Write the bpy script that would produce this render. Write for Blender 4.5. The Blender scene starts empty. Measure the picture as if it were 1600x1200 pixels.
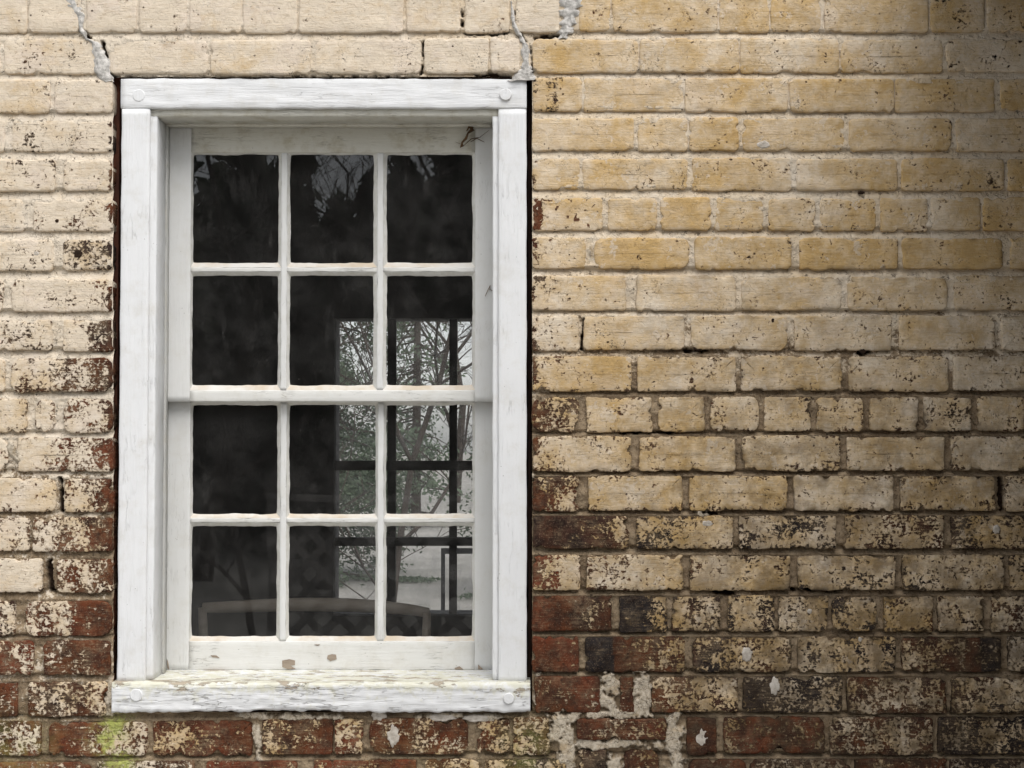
import bpy, math, random
import numpy as np
R = math.radians
random.seed(7)
rng = np.random.default_rng(11)
scene = bpy.context.scene
col = scene.collection

# ------------------------------------------------------------------ camera
CAMY, CAMZ, PITCH, F = -3.0, 1.45, R(1.9), 2400.0      # F in pixels of the 1600 px wide photograph
cam = bpy.data.cameras.new('camera')
cam.lens = 36.0 * F / 1600.0
cam.sensor_width = 36.0
cam.clip_start = 0.05
cam.clip_end = 1000
camo = bpy.data.objects.new('camera', cam)
camo.location = (0, CAMY, CAMZ)
camo.rotation_euler = (math.pi / 2 + PITCH, 0, 0)
col.objects.link(camo)
scene.camera = camo

# ------------------------------------------------------------------ sky, sun, exposure
SUN_EL, SUN_AZ = R(58), R(28)                          # azimuth measured from straight in front of the wall towards the right
world = bpy.data.worlds.new('World')
scene.world = world
world.use_nodes = True
wn = world.node_tree
wn.nodes.clear()
sky = wn.nodes.new('ShaderNodeTexSky')
sky.sky_type = 'NISHITA'
sky.sun_disc = False
sky.sun_elevation = SUN_EL
sky.sun_rotation = math.pi - SUN_AZ
sky.air_density = 1.0
sky.dust_density = 1.0
sky.ozone_density = 1.0
hs = wn.nodes.new('ShaderNodeHueSaturation')
hs.inputs['Saturation'].default_value = 0.20
bg = wn.nodes.new('ShaderNodeBackground')
bg.inputs['Strength'].default_value = 0.075
wo = wn.nodes.new('ShaderNodeOutputWorld')
wn.links.new(sky.outputs[0], hs.inputs['Color'])
wn.links.new(hs.outputs[0], bg.inputs['Color'])
wn.links.new(bg.outputs[0], wo.inputs['Surface'])

sun = bpy.data.lights.new('sun', 'SUN')
sun.energy = 1.5
sun.angle = R(56)
sun.color = (1.0, 0.972, 0.935)
suno = bpy.data.objects.new('sun', sun)
from mathutils import Vector
sd = Vector((math.sin(SUN_AZ) * math.cos(SUN_EL), -math.cos(SUN_AZ) * math.cos(SUN_EL), math.sin(SUN_EL)))
suno.rotation_euler = sd.to_track_quat('Z', 'Y').to_euler()
suno.location = sd * 20
col.objects.link(suno)

vs = scene.view_settings
scene.display_settings.display_device = 'sRGB'
vs.view_transform = 'Standard'
vs.look = 'None'
vs.gamma = 1.0
vs.use_curve_mapping = False
vs.exposure = 1.19
scene.cycles.use_denoising = True
scene.cycles.transparent_max_bounces = 24
scene.cycles.max_bounces = 6
scene.cycles.diffuse_bounces = 3
scene.cycles.use_adaptive_sampling = True
scene.cycles.adaptive_threshold = 0.02

# ------------------------------------------------------------------ helpers
SP, CP = math.sin(PITCH), math.cos(PITCH)
def W(px, py, d=0.0):
    """point of the vertical plane y = d that the photograph shows at pixel (px, py)"""
    a = (np.asarray(px, float) - 800.0) / F
    b = (600.0 - np.asarray(py, float)) / F
    t = (d - CAMY) / (CP - b * SP)
    return a * t, CAMZ + t * (SP + b * CP)
def X(px, d=0.0, py=600): return float(W(px, py, d)[0])
def Z(py, d=0.0): return float(W(800, py, d)[1])

def _hash(ix, iy, seed):
    h = (ix.astype(np.int64) * 374761393 + iy.astype(np.int64) * 668265263 + seed * 1442695041) & 0xffffffff
    h = ((h ^ (h >> 13)) * 1274126177) & 0xffffffff
    return ((h ^ (h >> 16)) & 0xffff) / 65535.0
def pnoise(x, y, seed=0):
    x = np.asarray(x, float); y = np.asarray(y, float)
    ix, iy = np.floor(x), np.floor(y)
    fx, fy = x - ix, y - iy
    u, v = fx * fx * fx * (fx * (fx * 6 - 15) + 10), fy * fy * fy * (fy * (fy * 6 - 15) + 10)
    def g(ox, oy):
        a = _hash(ix + ox, iy + oy, seed) * 2 * np.pi
        return np.cos(a) * (fx - ox) + np.sin(a) * (fy - oy)
    return 1.5 * ((g(0, 0) * (1 - u) + g(1, 0) * u) * (1 - v) + (g(0, 1) * (1 - u) + g(1, 1) * u) * v)
def fbm(x, y, o=3, seed=0, rough=0.5):
    s, a = 0.0, 1.0
    for k in range(o):
        s = s + a * pnoise(np.asarray(x) * 2 ** k + 17.3 * k, np.asarray(y) * 2 ** k - 9.1 * k, seed + k)
        a *= rough
    return s
def sstep(a, b, x):
    t = np.clip((x - a) / (b - a), 0, 1)
    return t * t * (3 - 2 * t)

def mesh_obj(name, verts, faces, mat=None, parent=None, smooth=False, loc=None, attrs=None, mats=None, fmat=None):
    me = bpy.data.meshes.new(name)
    v = verts.tolist() if isinstance(verts, np.ndarray) else verts
    f = faces.tolist() if isinstance(faces, np.ndarray) else faces
    me.from_pydata(v, [], f)
    if smooth:
        me.polygons.foreach_set('use_smooth', np.ones(len(me.polygons), bool))
    for m in (mats or [mat]):
        if m: me.materials.append(m)
    if fmat is not None:
        me.polygons.foreach_set('material_index', np.asarray(fmat, np.int32))
    for k, val in (attrs or {}).items():
        at = me.attributes.new(k, 'FLOAT', 'POINT')
        at.data.foreach_set('value', np.asarray(val, np.float32))
    me.update()
    o = bpy.data.objects.new(name, me)
    col.objects.link(o)
    if loc is not None: o.location = loc
    if parent: o.parent = parent
    return o
def empty(name, loc=(0, 0, 0), parent=None):
    o = bpy.data.objects.new(name, None)
    o.empty_display_size = 0.1
    o.location = loc
    col.objects.link(o)
    if parent: o.parent = parent
    return o
def tag(o, label=None, cat=None, group=None, kind=None):
    if label: o['label'] = label
    if cat: o['category'] = cat
    if group: o['group'] = group
    if kind: o['kind'] = kind
    return o

class MB:
    """collects boxes and tubes into one mesh"""
    def __init__(s): s.v = []; s.f = []
    def box(s, x0, x1, y0, y1, z0, z1):
        b = len(s.v)
        s.v += [(x, y, z) for z in (z0, z1) for y in (y0, y1) for x in (x0, x1)]
        s.f += [tuple(b + i for i in q) for q in ((0, 2, 3, 1), (4, 5, 7, 6), (0, 1, 5, 4), (2, 6, 7, 3), (0, 4, 6, 2), (1, 3, 7, 5))]
        return s
    def tube(s, pts, rad, n=6):
        pts = [Vector(p) for p in pts]
        rings = []
        for i, p in enumerate(pts):
            d = (pts[min(i + 1, len(pts) - 1)] - pts[max(i - 1, 0)]).normalized()
            u = d.cross(Vector((0.31, 0.87, 0.37))).normalized()
            w = d.cross(u)
            r = rad[i] if isinstance(rad, (list, tuple)) else rad
            b = len(s.v)
            for k in range(n):
                a = 2 * math.pi * k / n
                s.v.append(tuple(p + u * (r * math.cos(a)) + w * (r * math.sin(a))))
            rings.append(b)
        for a, b in zip(rings, rings[1:]):
            for k in range(n):
                s.f.append((a + k, a + (k + 1) % n, b + (k + 1) % n, b + k))
        s.f.append(tuple(rings[0] + k for k in range(n))[::-1])
        s.f.append(tuple(rings[-1] + k for k in range(n)))
        return s
    def build(s, name, mat, parent=None, smooth=False, loc=None):
        return mesh_obj(name, s.v, s.f, mat, parent, smooth, loc)

def sweep(axis, s0, s1, a0, a1, yf, yb, amp=0.0008, bev=0.003, step=0.012, seed=0, freq=18.0, cross=None):
    """board of rounded section swept along 'x' or 'z'; a0..a1 is the other in-plane axis; returns verts, faces"""
    n = max(2, int(abs(s1 - s0) / step) + 1)
    S = np.linspace(s0, s1, n)
    w = a1 - a0
    k = max(3, int(w / 0.008))
    prof = [(a0, yb), (a0, yf + bev), (a0 + bev * .3, yf + bev * .3), (a0 + bev, yf)]
    prof += [(a0 + bev + (w - 2 * bev) * i / k, yf) for i in range(1, k)]
    prof += [(a1 - bev, yf), (a1 - bev * .3, yf + bev * .3), (a1, yf + bev), (a1, yb)]
    P = np.array(prof)
    m = len(P)
    SS, AA = np.repeat(S, m), np.tile(P[:, 0], n)
    YY = np.tile(P[:, 1], n)
    front = (YY < yf + bev * 1.5)
    edge = sstep(0.35, 0.5, np.abs((AA - (a0 + a1) / 2) / w))
    YY = YY + np.where(front, fbm(SS * freq, AA * freq * 3, 3, seed) * amp, 0)
    AA = AA + edge * fbm(SS * freq * 1.5, np.where(AA > (a0 + a1) / 2, 3.3, 8.8), 3, seed + 9) * amp
    V = np.stack([SS, YY, AA], 1) if axis == 'x' else np.stack([AA, YY, SS], 1)
    fs = []
    for i in range(n - 1):
        for j in range(m):
            q = (i * m + j, i * m + (j + 1) % m, (i + 1) * m + (j + 1) % m, (i + 1) * m + j)
            fs.append(q if axis == 'z' else q[::-1])
    c0, c1 = tuple(range(m)), tuple((n - 1) * m + j for j in range(m))
    fs += [c0[::-1], c1] if axis == 'z' else [c0, c1[::-1]]
    return V, fs

# ------------------------------------------------------------------ node helper
class G:
    def __init__(s, name):
        s.m = bpy.data.materials.new(name)
        s.m.use_nodes = True
        s.t = s.m.node_tree
        s.t.nodes.clear()
        s.out = s.t.nodes.new('ShaderNodeOutputMaterial')
    def n(s, typ, **kw):
        nd = s.t.nodes.new(typ)
        for k, v in kw.items(): setattr(nd, k, v)
        return nd
    def put(s, inp, v):
        if isinstance(v, bpy.types.NodeSocket): s.t.links.new(v, inp)
        elif v is not None:
            if isinstance(v, (tuple, list)) and len(v) == 3 and inp.type == 'RGBA': v = (*v, 1)
            inp.default_value = v
    def pos(s): return s.n('ShaderNodeNewGeometry').outputs['Position']
    def scale(s, vec, sc):
        m = s.n('ShaderNodeMapping')
        s.put(m.inputs['Vector'], vec)
        m.inputs['Scale'].default_value = sc
        return m.outputs[0]
    def noise(s, vec, sc, det=3, rough=0.55, dist=0.0, color=False):
        x = s.n('ShaderNodeTexNoise')
        s.put(x.inputs['Vector'], vec)
        x.inputs['Scale'].default_value = sc; x.inputs['Detail'].default_value = det
        x.inputs['Roughness'].default_value = rough; x.inputs['Distortion'].default_value = dist
        return x.outputs['Color' if color else 'Fac']
    def voro(s, vec, sc, feat='F1', rnd=1.0):
        x = s.n('ShaderNodeTexVoronoi', feature=feat)
        s.put(x.inputs['Vector'], vec)
        x.inputs['Scale'].default_value = sc; x.inputs['Randomness'].default_value = rnd
        return x.outputs['Distance']
    def ma(s, op, a, b=None, c=None, clamp=False):
        x = s.n('ShaderNodeMath', operation=op, use_clamp=clamp)
        s.put(x.inputs[0], a)
        if b is not None: s.put(x.inputs[1], b)
        if c is not None: s.put(x.inputs[2], c)
        return x.outputs[0]
    def ss(s, v, a, b):
        x = s.n('ShaderNodeMapRange', interpolation_type='SMOOTHSTEP')
        s.put(x.inputs['Value'], v); s.put(x.inputs['From Min'], a); s.put(x.inputs['From Max'], b)
        return x.outputs[0]
    def lin(s, v, a, b, c, d):
        x = s.n('ShaderNodeMapRange')
        s.put(x.inputs['Value'], v); s.put(x.inputs['From Min'], a); s.put(x.inputs['From Max'], b)
        s.put(x.inputs['To Min'], c); s.put(x.inputs['To Max'], d)
        return x.outputs[0]
    def mix(s, f, a, b, typ='MIX'):
        x = s.n('ShaderNodeMix', data_type='RGBA', blend_type=typ)
        s.put(x.inputs[0], f); s.put(x.inputs[6], a); s.put(x.inputs[7], b)
        return x.outputs[2]
    def attr(s, name): return s.n('ShaderNodeAttribute', attribute_name=name).outputs['Fac']
    def bump(s, h, dist, strength=1.0, prev=None):
        x = s.n('ShaderNodeBump')
        x.inputs['Strength'].default_value = strength; x.inputs['Distance'].default_value = dist
        s.put(x.inputs['Height'], h)
        if prev is not None: s.put(x.inputs['Normal'], prev)
        return x.outputs[0]
    def bsdf(s, color, rough=0.85, normal=None, spec=0.3, metal=0.0):
        b = s.n('ShaderNodeBsdfPrincipled')
        s.put(b.inputs['Base Color'], color); s.put(b.inputs['Roughness'], rough)
        b.inputs['Specular IOR Level'].default_value = spec; b.inputs['Metallic'].default_value = metal
        if normal is not None: s.put(b.inputs['Normal'], normal)
        s.t.links.new(b.outputs[0], s.out.inputs['Surface'])
        return s.m

# ------------------------------------------------------------------ materials
def paint_colour(g, P, och):
    """old limewash: cream to ochre, brushed, stained"""
    n1 = g.noise(P, 8, 4, 0.6)
    n2 = g.noise(P, 38, 5, 0.68)
    brush = g.noise(g.scale(P, (1, 1, 12)), 30, 5, 0.72)
    f = g.ma('ADD', g.ma('MULTIPLY', g.ma('SUBTRACT', n1, 0.5), 2.2), och)
    f = g.ma('ADD', f, g.ma('MULTIPLY', g.ma('SUBTRACT', n2, 0.5), 1.7), clamp=True)
    c = g.mix(f, (0.735, 0.632, 0.500), (0.575, 0.385, 0.165))
    pk = g.ss(g.noise(P, 12, 4, 0.65), 0.50, 0.64)
    c = g.mix(g.ma('MULTIPLY', pk, g.ma('MULTIPLY_ADD', och, -0.6, 0.65, clamp=True)), c, (0.715, 0.610, 0.505))
    c = g.mix(g.ma('MULTIPLY', g.ss(brush, 0.48, 0.72), 0.50), c, (0.43, 0.295, 0.145))
    c = g.mix(g.ma('MULTIPLY', g.ss(brush, 0.47, 0.28), 0.55), c, (0.78, 0.69, 0.555))
    pale = g.ss(g.noise(P, 19, 6, 0.72), 0.57, 0.62)
    c = g.mix(g.ma('MULTIPLY', pale, 0.55), c, (0.74, 0.655, 0.55))
    st = g.ss(g.noise(P, 17, 5, 0.7), 0.58, 0.72)
    c = g.mix(g.ma('MULTIPLY', st, 0.45), c, (0.42, 0.265, 0.11))
    return c, brush

def mat_brick():
    g = G('limewashed_brick')
    P = g.pos()
    cov, tone, och, moss = g.attr('cov'), g.attr('tone'), g.attr('och'), g.attr('moss')
    warp = g.n('ShaderNodeVectorMath', operation='MULTIPLY_ADD')
    g.put(warp.inputs[0], g.noise(P, 70, 2, 0.5, color=True)); warp.inputs[1].default_value = (0.012, 0.012, 0.012); g.put(warp.inputs[2], P)
    Q = warp.outputs[0]
    nf = g.noise(Q, 150, 5, 0.66)
    nm = g.noise(Q, 27, 4, 0.62)
    nl = g.noise(P, 9, 2, 0.5)
    v = g.ma('ADD', g.ma('MULTIPLY', nf, 0.64), g.ma('MULTIPLY', nm, 0.50))
    v = g.ma('ADD', v, g.ma('MULTIPLY', nl, 0.12))
    pc, brush = paint_colour(g, P, och)
    v = g.ma('ADD', v, g.ma('MULTIPLY', g.ma('SUBTRACT', brush, 0.5), 0.26))
    d = g.ma('SUBTRACT', g.ma('ADD', v, g.ma('MULTIPLY', cov, 0.080)), 0.63)   # cov is stored as a normal score
    mask = g.ss(d, -0.018, 0.032)
    thin = g.ss(d, 0.0, 0.085)
    pc = g.mix(g.ma('MULTIPLY', g.ma('SUBTRACT', 1.0, thin), 0.45), pc, (0.27, 0.17, 0.085))
    # bare brick body
    bn = g.noise(P, 26, 5, 0.65)
    red = g.mix(g.ss(bn, 0.36, 0.66), (0.160, 0.036, 0.016), (0.085, 0.029, 0.015))
    brown = g.mix(g.ss(bn, 0.40, 0.62), (0.105, 0.036, 0.014), (0.038, 0.017, 0.011))
    black = g.mix(g.ss(bn, 0.40, 0.65), (0.026, 0.022, 0.022), (0.008, 0.006, 0.007))
    bc = g.mix(g.ma('MULTIPLY', tone, 2.0, clamp=True), red, brown)
    bc = g.mix(g.ma('MULTIPLY_ADD', tone, 2.0, -1.0, clamp=True), bc, black)
    bc = g.mix(g.ma('MULTIPLY', g.ss(g.noise(P, 420, 2, 0.6), 0.58, 0.70), 0.40), bc, (0.36, 0.25, 0.16))
    bc = g.mix(g.ma('MULTIPLY', g.ss(g.noise(Q, 90, 4, 0.7), 0.50, 0.34), 0.55), bc, (0.020, 0.010, 0.007))
    film = g.ma('MULTIPLY', g.ss(g.ma('ADD', g.ma('MULTIPLY', g.noise(P, 19, 5, 0.7), 0.6), g.ma('MULTIPLY', brush, 0.4)), 0.45, 0.62), g.ss(d, -0.24, 0.0))
    bc = g.mix(g.ma('MULTIPLY', film, 0.30), bc, (0.50, 0.37, 0.23))   # thin worn wash left on the bare brick
    c = g.mix(mask, bc, pc)
    # black lichen specks and grime in clusters
    sp = g.ss(g.noise(Q, 230, 4, 0.72), 0.575, 0.60)
    cl = g.ss(g.noise(P, 13, 4, 0.65), 0.55, 0.66)
    c = g.mix(g.ma('MULTIPLY', g.ma('MULTIPLY', sp, cl), 0.80), c, (0.045, 0.032, 0.024))
    pit = g.ss(g.voro(P, 55), 0.14, 0.09)
    pit = g.ma('MULTIPLY', pit, g.ss(g.noise(P, 23, 2, 0.5), 0.56, 0.61))
    c = g.mix(g.ma('MULTIPLY', pit, 0.85), c, (0.06, 0.032, 0.018))
    gr = g.attr('grime')
    gm = g.ma('MULTIPLY', gr, g.ss(g.ma('ADD', g.ma('MULTIPLY', nm, 0.5), g.ma('MULTIPLY', g.noise(P, 16, 5, 0.7), 0.5)), 0.40, 0.60), clamp=True)
    c = g.mix(gm, c, (0.045, 0.030, 0.019))
    mg = g.ma('MULTIPLY', moss, g.ss(g.noise(Q, 45, 5, 0.7), 0.38, 0.58), clamp=True)
    c = g.mix(g.ma('MULTIPLY', mg, 0.9), c, g.mix(g.noise(P, 30, 3), (0.26, 0.33, 0.04), (0.60, 0.60, 0.22)))
    h = g.ma('ADD', g.ma('MULTIPLY', mask, 0.9), g.ma('MULTIPLY', nf, 0.9))
    h = g.ma('ADD', h, g.ma('MULTIPLY', brush, 0.8))
    h = g.ma('ADD', h, g.ma('MULTIPLY', n_flake(g, P), 0.35))
    h = g.ma('ADD', h, g.ma('MULTIPLY', g.noise(P, 520, 3, 0.6), 0.4))
    h = g.ma('SUBTRACT', h, g.ma('MULTIPLY', pit, 1.4))
    return g.bsdf(c, 0.9, g.bump(h, 0.0015, 1.0), 0.15)

def n_flake(g, P):
    """edges of lifting layers of wash"""
    n = g.noise(P, 24, 5, 0.66, 0.4)
    return g.ma('ADD', g.ss(n, 0.44, 0.455), g.ss(n, 0.56, 0.572))

def mat_mortar():
    g = G('old_mortar')
    P = g.pos()
    cov, plas, moss, crack = g.attr('cov'), g.attr('plas'), g.attr('moss'), g.attr('crack')
    nf = g.noise(P, 150, 5, 0.65); nm = g.noise(P, 30, 4, 0.6)
    v = g.ma('ADD', g.ma('MULTIPLY', nf, 0.5), g.ma('MULTIPLY', nm, 0.5))
    t = g.ma('MULTIPLY_ADD', g.ma('SUBTRACT', 0.5, cov), 0.6, 0.5)
    mask = g.ss(g.ma('SUBTRACT', v, t), -0.03, 0.05)
    sand = g.noise(P, 700, 2, 0.6)
    bare = g.mix(g.ss(nm, 0.35, 0.65), (0.225, 0.160, 0.098), (0.385, 0.292, 0.190))
    bare = g.mix(g.ma('MULTIPLY', g.ss(sand, 0.5, 0.7), 0.35), bare, (0.55, 0.48, 0.38))
    bare = g.mix(g.ma('MULTIPLY', g.ss(nf, 0.47, 0.33), 0.5), bare, (0.12, 0.09, 0.06))
    pc, brush = paint_colour(g, P, g.attr('och'))
    pc = g.mix(0.45, pc, (0.72, 0.64, 0.53))
    c = g.mix(mask, bare, pc)
    pl = g.mix(g.ss(nf, 0.35, 0.62), (0.42, 0.35, 0.26), (0.64, 0.56, 0.45))
    pl = g.mix(g.ma('MULTIPLY', g.ss(g.noise(P, 22, 5, 0.7), 0.50, 0.66), 0.6), pl, (0.42, 0.29, 0.15))
    pl = g.mix(g.ma('MULTIPLY', g.ss(g.ma('ABSOLUTE', g.ma('SUBTRACT', g.noise(P, 30, 4, 0.6, 0.3), 0.5)), 0.010, 0.003), 0.7), pl, (0.12, 0.09, 0.06))
    c = g.mix(plas, c, pl)
    dirt = g.ma('MULTIPLY', g.ss(g.noise(P, 95, 4, 0.7), 0.60, 0.66), 0.7)
    c = g.mix(dirt, c, (0.07, 0.05, 0.035))
    mg = g.ma('MULTIPLY', moss, g.ss(nf, 0.35, 0.6), clamp=True)
    c = g.mix(g.ma('MULTIPLY', mg, 0.8), c, (0.42, 0.47, 0.12))
    c = g.mix(crack, c, (0.035, 0.022, 0.015))
    h = g.ma('ADD', g.ma('MULTIPLY', nf, 1.3), g.ma('MULTIPLY', sand, 0.7))
    h = g.ma('ADD', h, g.ma('MULTIPLY', g.ss(g.noise(P, 48, 4, 0.7), 0.42, 0.47), 0.8))
    return g.bsdf(c, 0.95, g.bump(h, 0.0022, 1.0), 0.1)

def mat_wood(name, axis, base=(0.75, 0.755, 0.76), crack=1.0, dirt=0.22, dirtcol=(0.42, 0.37, 0.26), bumpd=0.0011, peel=0.0):
    """weathered white paint, grain and cracking along 'x' or 'z'"""
    g = G(name)
    P = g.pos()
    sc = (0.07, 1, 1) if axis == 'x' else (1, 1, 0.07)
    S = g.scale(P, sc)
    S2 = g.scale(P, (0.11, 1, 1) if axis == 'x' else (1, 1, 0.11))
    grain = g.noise(S, 160, 5, 0.7)
    long_ = g.noise(S2, 65, 4, 0.62, 0.25)
    cr = g.ma('ABSOLUTE', g.ma('SUBTRACT', long_, 0.5))
    where = g.ss(g.noise(P, 11, 3, 0.6), 0.46, 0.62)
    crk = g.ma('MULTIPLY', g.ss(cr, 0.012, 0.003), where)
    tone = g.noise(P, 7, 3, 0.6)
    c = g.mix(g.ma('MULTIPLY', g.ss(tone, 0.4, 0.7), 0.25), base, tuple(x * 0.93 for x in base))
    c = g.mix(g.ma('MULTIPLY', g.ss(grain, 0.56, 0.74), 0.28 * crack), c, (0.50, 0.49, 0.47))
    d = g.ma('MULTIPLY', g.ss(g.noise(P, 24, 5, 0.7), 0.45, 0.75), dirt)
    c = g.mix(d, c, dirtcol)
    c = g.mix(g.ma('MULTIPLY', crk, 0.50 * crack), c, (0.20, 0.18, 0.16))
    sp = g.ss(g.voro(P, 95), 0.11, 0.06)
    sp = g.ma('MULTIPLY', sp, g.ss(g.noise(P, 31, 2), 0.56, 0.66))
    c = g.mix(g.ma('MULTIPLY', sp, 0.7), c, (0.12, 0.10, 0.08))
    h = g.ma('ADD', g.ma('MULTIPLY', grain, 0.9), g.ma('MULTIPLY', long_, 0.9))
    h = g.ma('SUBTRACT', h, g.ma('MULTIPLY', crk, 0.9 * crack))
    if peel:
        n = g.noise(g.scale(P, (0.45, 1, 1)), 42, 5, 0.7)
        at = g.attr('peel')
        pm = g.ss(g.ma('ADD', n, g.ma('MULTIPLY', at, 0.16)), 0.70, 0.73)
        algae = g.ss(g.ma('ADD', g.noise(P, 60, 4, 0.7), g.ma('MULTIPLY', at, 0.3)), 0.55, 0.85)
        c = g.mix(g.ma('MULTIPLY', algae, 0.75), c, g.mix(g.noise(P, 25, 2), (0.52, 0.50, 0.33), (0.68, 0.66, 0.54)))
        c = g.mix(g.ma('MULTIPLY', pm, 0.8), c, (0.33, 0.26, 0.19))
        h = g.ma('SUBTRACT', h, g.ma('MULTIPLY', pm, 0.8))
    return g.bsdf(c, 0.62, g.bump(h, bumpd, 0.9), 0.3)

def mat_simple(name, c1, c2, sc=20, rough=0.85, bumpd=0.001, spec=0.2, stretch=(1, 1, 1)):
    g = G(name)
    P = g.scale(g.pos(), stretch)
    n = g.noise(P, sc, 5, 0.65)
    n2 = g.noise(P, sc * 6, 3, 0.6)
    c = g.mix(g.ss(n, 0.35, 0.65), c1, c2)
    return g.bsdf(c, rough, g.bump(g.ma('ADD', n, n2), bumpd, 0.8), spec)

def mat_glass(name, dust=0.026, wav=0.00035, haze_veil=False):
    g = G(name)
    P = g.pos()
    wv = g.noise(P, 5.5, 0.6, 0.4)
    nrm = g.bump(wv, wav, 1.0)
    fr = g.n('ShaderNodeFresnel'); fr.inputs['IOR'].default_value = 1.5
    tr = g.n('ShaderNodeBsdfTransparent'); tr.inputs['Color'].default_value = (0.985, 0.987, 0.987, 1)
    gl = g.n('ShaderNodeBsdfGlossy'); gl.inputs['Roughness'].default_value = 0.0
    g.put(gl.inputs['Normal'], nrm)
    m1 = g.n('ShaderNodeMixShader')
    g.put(m1.inputs[0], fr.outputs[0]); g.put(m1.inputs[1], tr.outputs[0]); g.put(m1.inputs[2], gl.outputs[0])
    df = g.n('ShaderNodeBsdfDiffuse'); df.inputs['Color'].default_value = (0.62, 0.60, 0.57, 1)
    film = g.ma('MULTIPLY', g.ss(g.noise(P, 15, 5, 0.7), 0.35, 0.8), dust)
    film = g.ma('ADD', film, g.ma('MULTIPLY', g.ss(g.noise(g.scale(P, (1, 1, 0.35)), 30, 4, 0.7), 0.56, 0.80), dust * 1.4))
    sp = g.ma('MULTIPLY', g.ss(g.voro(P, 85), 0.085, 0.05), g.ss(g.noise(P, 22, 2), 0.52, 0.62))
    film = g.ma('ADD', g.ma('ADD', film, dust * 0.35), g.ma('MULTIPLY', sp, 0.28), clamp=True)
    if haze_veil:                                              # dust film thickened into a veil for the misty air outside
        tl = g.n('ShaderNodeBsdfTranslucent'); tl.inputs['Color'].default_value = (0.70, 0.71, 0.72, 1)
        md = g.n('ShaderNodeMixShader'); md.inputs[0].default_value = 0.6
        g.put(md.inputs[1], df.outputs[0]); g.put(md.inputs[2], tl.outputs[0]); df = md
    m2 = g.n('ShaderNodeMixShader')
    g.put(m2.inputs[0], film); g.put(m2.inputs[1], m1.outputs[0]); g.put(m2.inputs[2], df.outputs[0])
    g.t.links.new(m2.outputs[0], g.out.inputs['Surface'])
    return g.m

def mat_leaf(name, c1, c2):
    g = G(name)
    c = g.mix(g.noise(g.pos(), 2.2, 3, 0.6), c1, c2)
    d = g.n('ShaderNodeBsdfDiffuse'); g.put(d.inputs['Color'], c)
    t = g.n('ShaderNodeBsdfTranslucent'); g.put(t.inputs['Color'], c)
    m = g.n('ShaderNodeMixShader'); m.inputs[0].default_value = 0.35
    g.put(m.inputs[1], d.outputs[0]); g.put(m.inputs[2], t.outputs[0])
    g.t.links.new(m.outputs[0], g.out.inputs['Surface'])
    return g.m

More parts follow.
